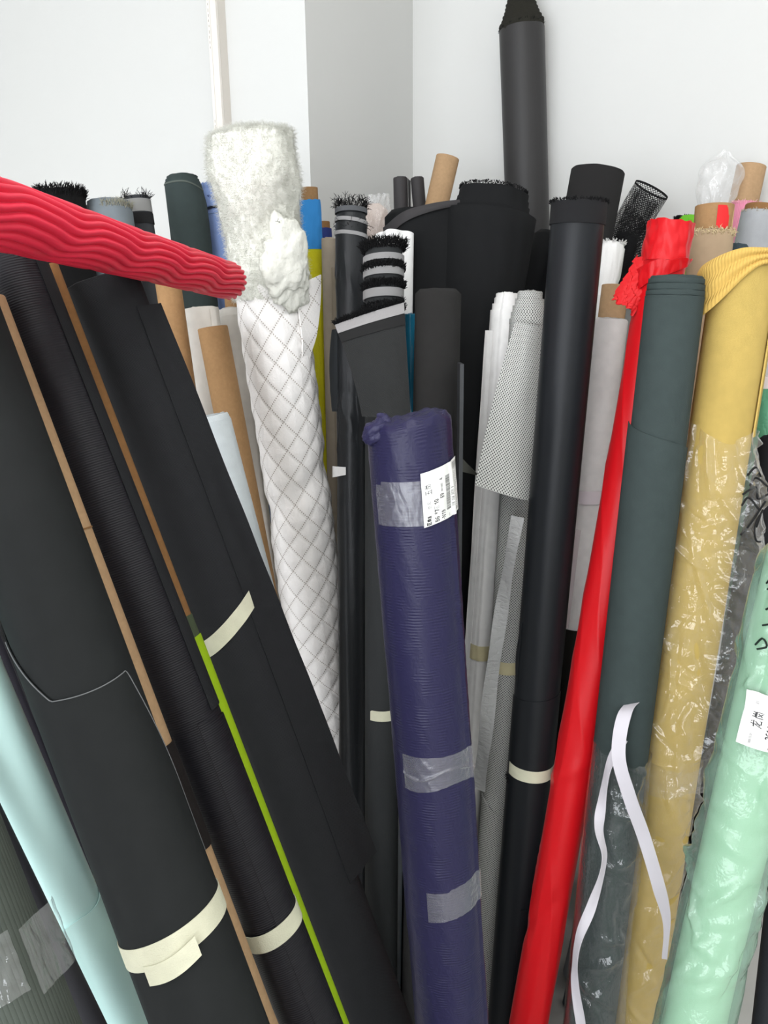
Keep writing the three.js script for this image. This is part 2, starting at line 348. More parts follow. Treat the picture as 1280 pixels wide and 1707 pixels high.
// a loose end that leaves the roll along the tangent at angle phi
function tail(R, name, material, { phi, len, y0, y1, curl = 0, nu = 10, nv = 40, th = 0.0009, side = 1, wave = 0.002, label }) {
  const l = typeof len === 'function' ? len : () => len;
  return mesh(name, sheetGeo(nu, nv, (u, v) => {
    const h = mix(y0, y1, v), p = phi * rad, r = R.rad(p, h) + 0.001, s = l(v) * u;
    const w = wave * nz(h * 9, u * 2, phi) * u + curl * s * s;
    return [r * Math.sin(p) + s * Math.cos(p) * side + w * Math.sin(p), h, r * Math.cos(p) - s * Math.sin(p) * side + w * Math.cos(p), p * R.r + s, h];
  }, th), material, R.g, label);
}
// paper or card tube with a real wall
function tube(R, name, material, { r, ri = r * 0.86, y0 = R.y0, y1 = R.L, na = 40, label, crush = 0 }) {
  const pts = [[ri, y1 - 0.25 < y0 ? y0 : y1 - 0.25], [ri, y1 - 0.001], [ri + 0.0006, y1], [r - 0.0006, y1], [r, y1 - 0.001]];
  for (let k = 1; k <= 10; k++) pts.push([r, mix(y1 - 0.001, y0, k / 10)]);
  const geo = gridGeo(na, pts.length - 1, (u, v, i, j) => { const p = -Math.PI + u * TAU, q = pts[pts.length - 1 - j], k = q[0] + crush * Math.sin(p * 2) * sm(y1 - 0.05, y1, q[1]); return [k * Math.sin(p), q[1], k * Math.cos(p), p * r, q[1]]; }, true);
  return mesh(name, geo, material, R.g, label);
}
// fibres along a rim; phi range in degrees
function fringe(R, name, material, { y, r = R.r, n = 160, len = 0.01, rad: fr = 0.0004, p0 = -180, p1 = 180, out = 0.5, up = 1, curl = 0.35, jitter = 0.002, seg = 3, slope, parent: o_parent }) {
  const list = [];
  for (let k = 0; k < n; k++) {
    const d = mix(p0, p1, rnd()), p = d * rad, q = r + rr(-jitter, 0.0005), o = out * rr(-0.4, 1), t = rr(-0.6, 0.6) * out;
    list.push([q * Math.sin(p), y + rr(-jitter, jitter) + (slope ? slope(d) : 0), q * Math.cos(p), Math.sin(p) * o + Math.cos(p) * t, up * rr(0.5, 1), Math.cos(p) * o - Math.sin(p) * t, len * rr(0.4, 1), fr * rr(0.6, 1.2), curl]);
  }
  return mesh(name, strandGeo(list, seg), material, o_parent || R.g);
}
// a pile of short fibres following the rim as a soft ruche
const soft = (a, f, k = 0) => (p, h) => a * nz(Math.sin(p) * 1.3 + k, h * f, Math.cos(p) * 1.3);
const along = (a, n, k = 0) => (p, h) => a * nz(p * n * 0.5 + k, h * 1.6, k);

// ================================================================ the dark rolls at the near end
const blackMatte = mat('#28292b', { rough: 0.8, bump: 'twill', bs: 0.00022, map: 'mottle', spec: 0.3 });
const charcoal = mat('#242626', { rough: 0.7, bump: 'fine', bs: 0.00006, map: 'mottle', spec: 0.3 });
const blackRib = mat('#1f1e22', { rough: 0.5, bump: 'rib', bs: 0.00035, spec: 0.45 });
{
  const R = roll('C', 'fabric_roll', 'thick smooth charcoal fabric roll with a folded-over strip of masking tape');
  body(R, 'fabric', charcoal, { disp: (p, h) => 0.0012 * nz(p, h * 2, 4) });
  const up = d => d < -8 ? 1.105 + (-8 - d) * 0.0012 : d < 80 ? 1.105 - 0.004 * Math.sin((d + 8) * 2.1 * rad) : 1.103 - (d - 80) * 0.0032;
  const layer = wrap(R, 'outer_layer', charcoal, { p0: -95, p1: 118, y0: R.y0 + 0.01, y1: up, off: 0.0014, th: 0.0013, nu: 80, nv: 40 });
  const tapeC = band(R, 'masking_tape', M.tape, 0.868, 0.0215, { off: 0.0029, tilt: 0.004, turn: 40, label: 'cream masking tape' });
  { const e = []; for (let d = -60; d <= 117; d += 3) { const p = d * rad, h = up(d) - 0.0004, r = R.rad(p, h) + 0.0021; e.push(V3(r * Math.sin(p), h, r * Math.cos(p))); } for (let h = up(117) - 0.02; h > 0.9; h -= 0.05) { const p = 118 * rad, r = R.rad(p, h) + 0.002; e.push(V3(r * Math.sin(p), h, r * Math.cos(p))); } mesh('cut_edge', new THREE.TubeGeometry(new THREE.CatmullRomCurve3(e), 120, 0.0006, 5), mat('#707273', { rough: 0.9 }), layer, 'pale raw cut edge of the outer layer'); }
  mesh('tape_tail', sheetGeo(14, 3, (u, v) => { const d = mix(-15, 42, u), p = d * rad, h = 0.8635 - 0.025 - 0.0035 * Math.sin(u * 3.14) + 0.003 * (1 - u) + 0.012 * u + v * 0.018, r = R.r + 0.0036 + 0.006 * u * u; return [r * Math.sin(p), h, r * Math.cos(p), p * R.r, h]; }, 0.0006), M.tape, tapeC, 'loose folded end of the masking tape');
}
{
  const R = roll('B', 'fabric_roll', 'black finely ribbed fabric roll bound with masking tape beside the lime roll');
  body(R, 'fabric', blackRib, { disp: (p, h) => 0.0011 * nz(p * 1.2, h * 2.2, 9) });
  wrap(R, 'outer_layer', blackRib, { p0: 30, p1: 130, y0: R.y0 + 0.01, y1: d => 0.955 - (d - 30) * 0.0001, off: 0.0012, th: 0.001, nu: 30, nv: 30 });
  wrap(R, 'selvage', blackMatte, { p0: 66, p1: 150, y0: 0.96, y1: R.L - 0.012, off: 0.0012, th: 0.001, nu: 24, nv: 30 });
  const tapeB = band(R, 'masking_tape', M.tape, 0.694, 0.021, { off: 0.0026, tilt: 0.003, turn: 20, label: 'cream masking tape' });
  mesh('tape_curl', sheetGeo(6, 3, (u, v) => { const p = -48 * rad, r = R.r + 0.0012 + u * 0.005; return [r * Math.sin(p) - u * 0.003, 0.70 + v * 0.014, r * Math.cos(p), u * 0.01, v * 0.02]; }, 0.0006), M.tape, tapeB);
}
{
  const R = roll('A', 'fabric_roll', 'matte black fabric roll with a wide masking-tape band and a loose tail');
  body(R, 'fabric', blackMatte, { top: R.L - 0.012, disp: (p, h) => 0.0014 * nz(p, h * 1.8, 21) + 0.0008 * nz(p * 3, h * 5, 2) });
  tail(R, 'loose_tail', blackMatte, { phi: 56, len: v => mix(0.066, 0.038, v), y0: 0.582, y1: 1.395, nv: 50, wave: 0.004 });
  const tilt = d => 0.99 + 0.026 * Math.sin((d - 20) * rad);
  wrap(R, 'masking_tape', M.tape, { p0: -60, p1: 104, nu: 40, nv: 3, y0: d => tilt(d) - 0.0115, y1: d => tilt(d) + 0.0115, off: d => 0.0016 + (d > 70 ? (d - 70) * 0.0003 : 0), label: 'wide cream masking tape' });
}
{
  const R = roll('D', 'fabric_roll', 'tan cardboard tube with black cloth wound round its middle, beside the charcoal roll');
  tube(R, 'tube', M.cardPale, { r: R.r }); R.r += 0.0005;
  band(R, 'fabric', mat('#1d1817', { rough: 0.9, bump: 'weave' }), 0.884, 0.122, { nv: 12, off: 0.0008, th: 0.0016 });
  band(R, 'seam', M.cardDark, 1.19, 0.0015, { off: 0.0002, th: 0.0004 });
}
{
  const R = roll('E', 'fabric_roll', 'lime green fabric on a brown cardboard tube between two black rolls');
  tube(R, 'tube', M.cardDark, { r: R.r });
  band(R, 'olive_layer', mat('#46503b', { rough: 0.8, bump: 'weave' }), 0.755, 0.6, { nv: 30, off: 0.0006, th: 0.0008 });
  wrap(R, 'lime_layer', mat('#a3c71c', { rough: 0.7, bump: 'weave', bs: 0.0002, map: 'mottle' }), { y0: R.y0 + 0.005, y1: d => 1.026 + 0.003 * Math.sin(d * rad), nu: 40, nv: 40, off: 0.0018, th: 0.0012 });
}
{
  const R = roll('F', 'fabric_roll', 'glossy pale aqua fabric roll at the near end of the stack');
  const aqua = mat('#d2f6f1', { rough: 0.38, bump: 'fine', bs: 0.00004, spec: 0.6 });
  body(R, 'fabric', aqua, { disp: (p, h) => 0.0008 * nz(p, h * 2, 31) });
  wrap(R, 'outer_layer', aqua, { p0: -22, p1: 120, y0: R.y0 + 0.01, y1: d => 0.803 + (d + 9) * 0.0001 + 0.0025 * Math.sin((d + 9) * 3 * rad), off: d => 0.0014 + 0.006 * sm(20, -22, d), th: 0.0013, nu: 50, nv: 40 });
}
{
  const R = roll('G', 'fabric_roll', 'grey-green corded fabric roll with clear tape, nearest the aqua roll');
  body(R, 'fabric', mat('#474d46', { rough: 0.75, bump: 'cord', bs: 0.0004, map: 'mottle' }), { na: 90, disp: (p, h) => 0.001 * nz(p, h * 2, 3) });
  wrap(R, 'clear_tape', M.clear, { p0: 66, p1: 122, y0: 0.935, y1: 0.985, nu: 30, nv: 14, off: (d, v) => 0.001 + 0.0018 * Math.abs(nz(d * 0.09, v * 3, 5)) + 0.010 * sm(84, 122, d), th: 0.0002 });
  wrap(R, 'clear_tape', M.clear, { p0: 20, p1: 55, y0: 0.945, y1: 0.99, nu: 24, nv: 14, off: (d, v) => 0.001 + 0.003 * Math.abs(nz(d * 0.12, v * 3, 8)), th: 0.0002 });
}
body(roll('H', 'fabric_roll', 'slim black fabric roll squeezed between the corded roll and the aqua roll'), 'fabric', mat('#303034', { rough: 0.65, bump: 'fine', bs: 0.00006 }));
{
  const R = roll('I', 'fabric_roll', 'slim plum-grey fabric roll with a scrap of beige tape');
  body(R, 'fabric', mat('#37333b', { rough: 0.75, bump: 'fine', bs: 0.0001 }));
  wrap(R, 'outer_layer', mat('#4a484a', { rough: 0.8, bump: 'fine', bs: 0.0001 }), { p0: 38, p1: 130, y0: R.y0 + 0.01, y1: R.L - 0.01, off: 0.0016, th: 0.0012, nu: 24, nv: 40 });
  wrap(R, 'beige_tape', M.tapeBeige, { p0: 22, p1: 95, y0: d => 0.776 + (d > 60 ? 0.012 : 0), y1: d => 0.808 - (d < 40 ? 0.01 : 0), nu: 20, nv: 3, off: 0.0028 });
}
{ // the red ribbed foam lying across the tops
  const R = place('ribbed_foam_roll', 'bright red foam roll with wavy ridges lying across the black rolls', 'foam roll', V3(-0.352, 1.434, -0.555), V3(-0.228, 1.376, -1.219), 0.0262);
  const red = mat('#e8304a', { rough: 0.45, spec: 0.5 });
  const f = (p, h) => { const w = (p * 19) / TAU + 0.42 * Math.sin(h * TAU / 0.125 + 0.9 * Math.sin(p)) + 0.08 * Math.sin(h * TAU / 0.06 + p * 2), t = Math.abs((w % 1 + 1) % 1 - 0.5) * 2; return 0.0042 * (1 - Math.pow(t, 2.2)) - 0.0024 + 0.0035 * sm(0.45, 0, h); };
  const geo = gridGeo(378, 150, (u, v) => { const p = -Math.PI + u * TAU, h = v * R.L, r = R.r + f(p, h) - 0.004 * sm(R.L - 0.004, R.L, h); return [r * Math.sin(p), h, r * Math.cos(p), p * R.r, h]; }, true);
  mesh('ridged_skin', geo, red, R.g);
  R.r -= 0.0035;
  tube(R, 'foam_wall', mat('#e7e3df', { rough: 0.9, bump: 'fleece', bs: 0.0006 }), { r: R.r + 0.0012, ri: 0.011, y0: 0, y1: R.L + 0.0015, label: 'white foam backing showing at the end' });
}
// ================================================================ tubes and pale rolls between the black rolls and the quilt
{
  const R = roll('J', 'fabric_roll', 'silvery white satin-mesh roll standing against the quilted roll');
  const silver = mat('#e6eef0', { rough: 0.45, bump: 'weave', bs: 0.00035, map: 'mottle', spec: 0.6 });
  body(R, 'fabric', silver, { rim: [[0.003, -0.0008], [0.003, -0.0008], [0.002, -0.0008]], disp: (p, h) => 0.0025 * Math.cos(2 * p - 0.6) + 0.001 * nz(p, h * 4, 1) });
  wrap(R, 'outer_layer', silver, { p0: -70, p1: 55, y0: R.y0 + 0.01, y1: R.L - 0.007, off: 0.0012, th: 0.0008, nu: 30, nv: 40 });
}
tube(roll('K1', 'cardboard_tube', 'brown cardboard tube leaning behind the loose black tail', 'cardboard tube'), 'tube', M.card, { r: T.K1[5] });
tube(roll('K2', 'cardboard_tube', 'wide brown cardboard tube with a clean cut end between two cream rolls', 'cardboard tube'), 'tube', M.card, { r: T.K2[5] });
tube(roll('K3', 'cardboard_tube', 'thin cardboard tube behind the end of the red foam roll', 'cardboard tube'), 'tube', M.card, { r: T.K3[5] });
const cream = mat('#e9e3da', { rough: 0.85, bump: 'weave', bs: 0.0002, map: 'mottle' });
{
  const R = roll('L1', 'fabric_roll', 'cream cotton roll with a folded edge behind the wide cardboard tube');
  body(R, 'fabric', cream, { disp: along(0.0018, 3, 2) });
  wrap(R, 'folded_edge', cream, { p0: 38, p1: 56, y0: 0.6, y1: R.L - 0.004, off: 0.003, th: 0.0025, nu: 8, nv: 20 });
}
{
  const R = roll('L2', 'fabric_roll', 'cream cotton roll with several stacked rims beside the quilted roll');
  body(R, 'fabric', cream, { rim: [[0.004, -0.0012], [0.004, -0.0012], [0.004, -0.0012]], disp: along(0.0022, 4, 6) });
}
const slate = mat('#3d4746', { rough: 0.85, bump: 'weave', bs: 0.0003, map: 'mottle', spec: 0.35 });
{
  const R = roll('M', 'fabric_roll', 'dark grey-green fabric roll with slanted turned-over top by the trunking');
  body(R, 'fabric', slate, { rim: [[0.004, -0.001], [0.005, -0.0016], [0.005, -0.003]], disp: (p, h) => 0.0012 * nz(p, h * 3, 14) - 0.008 * sm(R.L - 0.05, R.L + 0.01, h) * sm(-0.2, 1.2, Math.sin(p)) });
  wrap(R, 'rim_edge', mat('#59605a', { rough: 0.8 }), { p0: -70, p1: 95, y0: d => R.L - 0.002 - sm(0, 95, d) * 0.012, y1: d => R.L + 0.001 - sm(0, 95, d) * 0.012, off: 0.0006, nu: 30, nv: 1 });
}
{
  const R = roll('N', 'fabric_roll', 'periwinkle blue wrapped roll tied with a dark band behind the cotton');
  const c = document.createElement('canvas'); c.width = 256; c.height = 256; const q = c.getContext('2d');
  q.fillStyle = '#8aa2d6'; q.fillRect(0, 0, 256, 256); q.strokeStyle = '#3a4a80'; q.lineWidth = 6;
  for (let k = 0; k < 9; k++) { const x = 70 + k * 13, y = 110 + k * 8; q.beginPath(); q.arc(x, y, 8 + (k % 3) * 4, k, k + 4.2); q.stroke(); }
  const t = new THREE.CanvasTexture(c); t.colorSpace = THREE.SRGBColorSpace;
  const blue = mat('#8aa2d6', { rough: 0.75, bump: 'fine', bs: 0.0004, map: 'mottle' });
  body(R, 'fabric', blue, { top: R.L - 0.03, disp: (p, h) => 0.0016 * nz(p * 2, h * 12, 5), core: 0 });
  R.disp = (p, h) => 0.0016 * nz(p * 2, h * 12, 5) - 0.005 * sm(R.L - 0.03, R.L, h) + 0.004 * nz(p * 2.5, h * 30, 7) * sm(R.L - 0.03, R.L, h);
  const gat = wrap(R, 'gathered_top', blue, { y0: R.L - 0.06, y1: d => R.L + 0.006 * nz(d * 0.06, 2, 1), off: 0.0012, nu: 60, nv: 14 });
  band(R, 'tie_band', mat('#1f2433', { rough: 0.7 }), R.L - 0.052, 0.004, { off: 0.003, th: 0.002, tilt: 0.003, turn: -60 });
  wrap(R, 'writing', new THREE.MeshStandardMaterial({ map: t, roughness: 0.7 }), { p0: -40, p1: 60, y0: R.L - 0.046, y1: R.L - 0.012, unit: true, nu: 20, nv: 8, off: 0.0026, th: 0.0003, parent: gat });
}
{
  const R = roll('O1', 'fabric_roll', 'black plush roll with a shaggy top showing above the red foam');
  body(R, 'fabric', M.blackPile, { disp: soft(0.002, 10) });
  fringe(R, 'pile', M.blackFibre, { y: R.L - 0.004, n: 1500, len: 0.012, rad: 0.0006, jitter: 0.008, out: 0.8, r: R.r + 0.001 });
}
{
  const R = roll('O2', 'fabric_roll', 'grey denim roll with a pale frayed rim above the red foam');
  const g = mat('#80898f', { rough: 0.85, bump: 'weave', bs: 0.0003, map: 'mottle' });
  body(R, 'fabric', g, { top: R.L - 0.02, rim: [[0.006, -0.0012], [0.006, -0.0015], [0.006, -0.002]] });
  fringe(R, 'frayed_rim', mat('#a9a795', { rough: 1 }), { y: R.L - 0.012, n: 220, len: 0.012, rad: 0.0004, p0: 0, p1: 110, curl: 0.7, out: 0.6, jitter: 0.005 });
}
{
  const R = roll('O3', 'fabric_roll', 'thin dark roll with grey bands and long black threads above the red foam');
  body(R, 'fabric', mat('#3e4043', { rough: 0.85, bump: 'weave', bs: 0.0004 }));
  band(R, 'grey_band', mat('#a5a5a3', { rough: 0.9, bump: 'velvet', bs: 0.0005 }), R.L - 0.016, 0.022);
  band(R, 'dark_band', mat('#2a2a2b', { rough: 0.9, bump: 'velvet', bs: 0.0005 }), R.L - 0.038, 0.018, { off: 0.0012 });
  fringe(R, 'threads', M.blackFibre, { y: R.L - 0.002, n: 110, len: 0.02, rad: 0.0005, curl: 0.5, out: 1.2, jitter: 0.004, seg: 5 });
}

// ================================================================ the quilted wadding roll
{
  const R = roll('P', 'fabric_roll', 'white quilted padding roll topped with fluffy cotton wadding');
  const quilt = mat('#f8f5f2', { rough: 0.85, map: 'stitch', bump: 'fleece', bs: 0.0006 });
  const puff = (p, h) => { const a = Math.abs((((p * R.r / QW + h / QH) % 1) + 1.5) % 1 - 0.5), b = Math.abs((((p * R.r / QW - h / QH) % 1) + 1.5) % 1 - 0.5); return 0.0030 * Math.pow(Math.min(a, b) * 2, 0.6) - 0.001; };
  const crease = (p, h) => 0.003 * nz(p * 1.3, h * 5, 3) - 0.006 * Math.exp(-(((h - 1.02 - 0.04 * Math.sin(p)) / 0.025) ** 2));
  body(R, 'quilted_cover', quilt, { top: 1.39, na: 220, ny: 420, core: 0, disp: (p, h) => puff(p, h) + crease(p, h), rb: 1.02 });
  // the loose upper corner of the cover
  mesh('cover_corner', sheetGeo(24, 30, (u, v) => { const d = mix(48, mix(60, 104, v), u), p = d * rad, h = mix(1.24, 1.375 + 0.012 * u, v), r = R.r - 0.003 + 0.008 * sm(0, 0.4, v) + 0.024 * u * u * v; return [r * Math.sin(p), h, r * Math.cos(p), p * R.r, h]; }, 0.003), quilt, R.g, 'loose upper corner of the quilted cover');
  const cotton = mat('#e3e3da', { rough: 1, bump: 'fleece', bs: 0.0004, spec: 0.05 });
  // cotton body
  const rc = (p, h) => { const t = (h - 1.36) / 0.25; return 0.0585 + 0.004 * Math.sin(t * 9 + 0.5) + 0.007 * sm(0.25, 0.7, t) + 0.009 * nz(Math.sin(p) * 1.5, h * 14, Math.cos(p) * 1.5) + 0.0035 * nz(Math.sin(p) * 4, h * 40, Math.cos(p) * 4) + 0.002 * nz(Math.sin(p) * 9, h * 95, Math.cos(p) * 9); };
  const cg = gridGeo(140, 90, (u, v) => { const p = -Math.PI + u * TAU; const h = v < 0.8 ? mix(1.36, 1.605, v / 0.8) : 1.605 + 0.012 * Math.sin((v - 0.8) / 0.2 * Math.PI / 2), k = v < 0.8 ? 1 : Math.cos((v - 0.8) / 0.2 * Math.PI / 2); const r = rc(p, h) * (0.0 + k) + 0.0005; return [r * Math.sin(p), h + 0.003 * nz(p * 3, r * 60, 8), r * Math.cos(p), p * 0.06, h]; }, true);
  const body2 = mesh('cotton_wadding', cg, cotton, R.g, 'fluffy white cotton');
  // cotton tongue folded down over the cover
  const tp = 40 * rad, tg = gridGeo(110, 110, (u, v) => {
    const a = -Math.PI + u * TAU, b = v * Math.PI, e = V3(Math.sin(b) * Math.sin(a) * (0.043 - 0.012 * Math.cos(b)), Math.cos(b) * 0.075, Math.sin(b) * Math.cos(a) * 0.023);
    const k = 1 + 0.34 * nz(e.x * 30, e.y * 30, e.z * 30 + 2) + 0.10 * nz(e.x * 75, e.y * 75, e.z * 75) + 0.03 * nz(e.x * 190, e.y * 190, e.z * 190); e.multiplyScalar(k);
    const x = e.x * Math.cos(tp) + (e.z + 0.056) * Math.sin(tp), z = -e.x * Math.sin(tp) + (e.z + 0.056) * Math.cos(tp);
    return [x, 1.412 + e.y, z, u * 0.2, v * 0.1];
  }, true);
  mesh('cotton_flap', tg, cotton, R.g, 'tuft of cotton hanging over the cover');
  const list = [];
  const nrm = body2.geometry.attributes;
  const scatter = (geo, n, len) => { const P = geo.attributes.position, Q = geo.attributes.normal; for (let k = 0; k < n; k++) { const i = Math.floor(rnd() * P.count); list.push([P.getX(i), P.getY(i), P.getZ(i), Q.getX(i) + rr(-1, 1), Q.getY(i) + rr(-1, 1), Q.getZ(i) + rr(-1, 1), len * rr(0.3, 1), 0.00013, 0.8]); } };
  scatter(cg, 26000, 0.013); scatter(tg, 24000, 0.012);
  const fz = mesh('cotton_fibres', strandGeo(list, 3), mat('#efefe8', { rough: 1, transmission: 0.4, thickness: 0, spec: 0.1 }), body2); fz.userData.kind = 'stuff';
  // two stray dark threads
  mesh('thread', strandGeo([[0.03, 1.475, 0.066, 0.6, -0.4, 0.2, 0.012, 0.0004, 0.9], [0.036, 1.474, 0.064, 0.5, -0.6, 0.2, 0.01, 0.0004, 0.9]], 6), mat('#3a3a36'), R.g);
}
// ================================================================ slim rolls behind the quilt
{
  const R = roll('Q', 'fabric_roll', 'cardboard tube wound with bright blue and yellow cloth behind the quilt');
  tube(R, 'tube', M.card, { r: R.r * 0.86 });
  const R2 = R.r; R.disp = (p, h) => 0.0012 * nz(p * 2, h * 40, 3) + 0.0006 * nz(p * 5, h * 60, 8);
  wrap(R, 'blue_layer', mat('#3c93dc', { rough: 0.75, bump: 'fine', bs: 0.0003 }), { y0: R.L - 0.108, y1: d => R.L - 0.022 + 0.002 * nz(d * 0.05, 1), off: 0.0012, nu: 50, nv: 40 });
  wrap(R, 'yellow_layer', mat('#ddd525', { rough: 0.75, bump: 'fleece', bs: 0.0006 }), { y0: R.y0, y1: d => R.L - 0.1 + 0.002 * nz(d * 0.07, 4), off: 0.0004, nu: 50, nv: 60 });
  wrap(R, 'yellow_tail', mat('#cfc41f', { rough: 0.75, bump: 'fleece', bs: 0.0006 }), { p0: 30, p1: 120, y0: 1.13, y1: d => 1.30 - (d - 30) * 0.0006, off: (d, v) => 0.002 + 0.008 * sm(40, 120, d), nu: 20, nv: 20 });
}
{
  const R = roll('Rn', 'fabric_roll', 'slim navy cloth on a brown tube beside the blue and yellow roll');
  tube(R, 'tube', M.cardDark, { r: R.r * 0.9 });
  wrap(R, 'fabric', mat('#2c3870', { rough: 0.85, bump: 'weave' }), { y0: R.y0, y1: d => R.L - 0.013 + 0.001 * nz(d * 0.05, 6), off: 0.0006, nu: 40, nv: 30, th: 0.0014 });
}
{
  const R = roll('S', 'fabric_roll', 'slim beige paper-like roll beside the frayed black roll');
  body(R, 'fabric', mat('#b7aa98', { rough: 0.8, map: 'mottle' }), { core: 0 });
  tail(R, 'loose_sheet', mat('#a89b88', { rough: 0.8, map: 'mottle' }), { phi: 20, len: v => 0.018 - 0.008 * v, y0: 0.95, y1: R.L - 0.05 });
}
const blackGloss = mat('#202224', { rough: 0.36, bump: 'crinkle', bs: 0.0004, spec: 0.5 });
{
  const R = roll('T', 'fabric_roll', 'glossy black roll with white stripes and a frayed thread crown');
  const cr = (p, h) => 0.0012 * nz(p * 1.5, h * 6, 2) + 0.0025 * (ridge(p * 1.2 + h * 6, h * 14, 3) ** 6) * sm(0.1, 0, Math.abs(h - 1.16)) + 0.002 * (ridge(p * 1.5 - h * 8, h * 16, 6) ** 6) * sm(0.05, 0, Math.abs(h - 1.4));
  body(R, 'fabric', blackGloss, { top: R.L - 0.03, rim: [[0.010, -0.001], [0.010, -0.001], [0.006, -0.002]], na: 90, ny: 160, disp: cr });
  band(R, 'white_stripe', M.whiteBand, R.L - 0.047, 0.006, { off: 0.001, tilt: -0.003, turn: 0 });
  band(R, 'white_stripe', M.whiteBand, R.L - 0.025, 0.006, { off: 0.0008, tilt: -0.003, turn: 0 });
  band(R, 'grey_stripe', M.greyBand, R.L - 0.008, 0.008, { off: 0.0004 });
  fringe(R, 'threads', M.blackFibre, { y: R.L, n: 260, len: 0.019, rad: 0.0005, curl: 0.5, out: 0.8, jitter: 0.006, seg: 5 });
  fringe(R, 'threads', M.blackFibre, { y: R.L - 0.032, n: 60, len: 0.016, rad: 0.0004, curl: 0.5, out: 1.6, up: 0.2, jitter: 0.006, seg: 5, r: R.r + 0.001 });
  tail(R, 'loose_sheet', mat('#2b2e30', { rough: 0.5 }), { phi: -60, len: v => 0.018 + 0.012 * Math.sin(v * 3), y0: 1.17, y1: 1.31, side: -1, nv: 20 });
  wrap(R, 'white_scrap', mat('#d9d8d6', { rough: 0.8 }), { p0: -85, p1: -20, y0: d => 1.055 + (d + 85) * 0.0001, y1: 1.075, off: d => 0.002 + 0.006 * sm(-50, -85, d), nu: 12, nv: 4 });
}
{
  const R = roll('U', 'fabric_roll', 'black textured roll with rows of shaggy fringe and a big folded flap');
  const fab = mat('#2e3031', { rough: 0.72, bump: 'twill', bs: 0.0004, spec: 0.5 });
  body(R, 'fabric', fab, { top: R.L - 0.008 });
  R.r += 0.0004;
  for (const [y, h] of [[R.L - 0.026, 0.009], [R.L - 0.047, 0.011], [R.L - 0.079, 0.013]]) {
    band(R, 'white_stripe', M.whiteBand, y, h, { off: 0.002, th: 0.002, tilt: 0.003, turn: -60 });
  }
  for (const [y, n, len] of [[R.L - 0.010, 900, 0.014], [R.L - 0.040, 700, 0.007], [R.L - 0.067, 700, 0.008], [R.L - 0.100, 500, 0.007]])
    fringe(R, 'fringe', M.blackFibre, { y, n, len, rad: 0.0007, p0: -110, p1: 110, out: 0.9, jitter: 0.005, r: R.r + 0.004, slope: d => 0.004 * Math.sin((d + 60) * rad) });
  // the flap, turned out of the roll
  const TL = R.at(-0.069, 1.314, -1.157), TR = R.at(0.032, 1.344, -1.176), BL = R.at(-0.031, 1.182, -1.131), BR = R.at(0.041, 1.177, -1.150);
  const at = (u, v) => { const e = sm(0, 0.5, v), l = TL.clone().lerp(BL, v), r2 = TR.clone().lerp(BR, v), p = l.lerp(r2, u); p.z += 0.016 * Math.sin(u * Math.PI * 0.9) + 0.002 * nz(u * 2, v * 3, 4); p.x += 0.004 * Math.sin(v * 3) * (1 - u); return p; };
  const F = (v0, v1, dz) => (u, v) => { const p = at(u, mix(v0, v1, v)); return [p.x, p.y, p.z + dz, u * 0.11, mix(v0, v1, v) * 0.16]; };
  const flap = mesh('flap', sheetGeo(30, 30, F(0, 1, 0), 0.0012), mat('#303131', { rough: 0.62, bump: 'twill', bs: 0.0008, spec: 0.5 }), R.g, 'folded-out black textured flap');
  mesh('flap_stripe', sheetGeo(30, 2, F(0.015, 0.105, 0.0018), 0.0016), mat('#bdbaba', { rough: 0.75, bump: 'velvet', bs: 0.0006 }), flap, 'white selvage stripe along the flap');
  mesh('flap_hem', sheetGeo(30, 2, F(0.11, 0.20, 0.0014), 0.0014), mat('#2a2a2a', { rough: 0.85, bump: 'velvet', bs: 0.0003 }), flap);
  const ls = []; for (let k = 0; k < 900; k++) { const u = rnd(), p = at(u, 0.0); ls.push([p.x, p.y - rr(0, 0.003), p.z + rr(-0.001, 0.003), rr(-0.5, 0.5), rr(0.4, 1), rr(-0.2, 0.8), rr(0.004, 0.011), 0.0006, 0.6]); }
  mesh('flap_fringe', strandGeo(ls), M.blackFibre, flap);
  wrap(R, 'masking_tape', M.tape, { p0: -38, p1: 70, y0: 0.676, y1: d => 0.6935 - (d < -33 ? 0.002 : 0), off: 0.002, nu: 20, nv: 2, label: 'short piece of cream masking tape' });
}
{
  const R = roll('V', 'fabric_roll', 'plain white roll behind the shaggy fringe');
  body(R, 'fabric', mat('#f1f1f0', { rough: 0.7, bump: 'fine', bs: 0.0001 }), { na: 48, core: 0, disp: (p, h) => 0.0045 * Math.cos(4 * p + 0.9) });
}
{
  const R = roll('W', 'fabric_roll', 'slim glossy teal foil-wrapped tube behind the fringe flap');
  body(R, 'foil', mat('#1c6580', { rough: 0.22, bump: 'crinkle', bs: 0.0008, clearcoat: 0.6 }), { na: 60, ny: 80, disp: (p, h) => 0.0012 * nz(p * 3, h * 8, 1), core: 0 });
}
body(roll('X', 'fabric_roll', 'charcoal speckled felt-like roll standing behind the navy roll'), 'fabric', mat('#3a3938', { rough: 0.85, bump: 'velvet', bs: 0.0009, map: 'mottle', spec: 0.4 }), { edge: 0.006, core: 0, layers: 3, disp: (p, h) => 0.001 * nz(p, h * 3, 77) });
const blackCloth = mat('#18191a', { rough: 0.85, bump: 'weave', bs: 0.0003, map: 'mottle', spec: 0.35 });
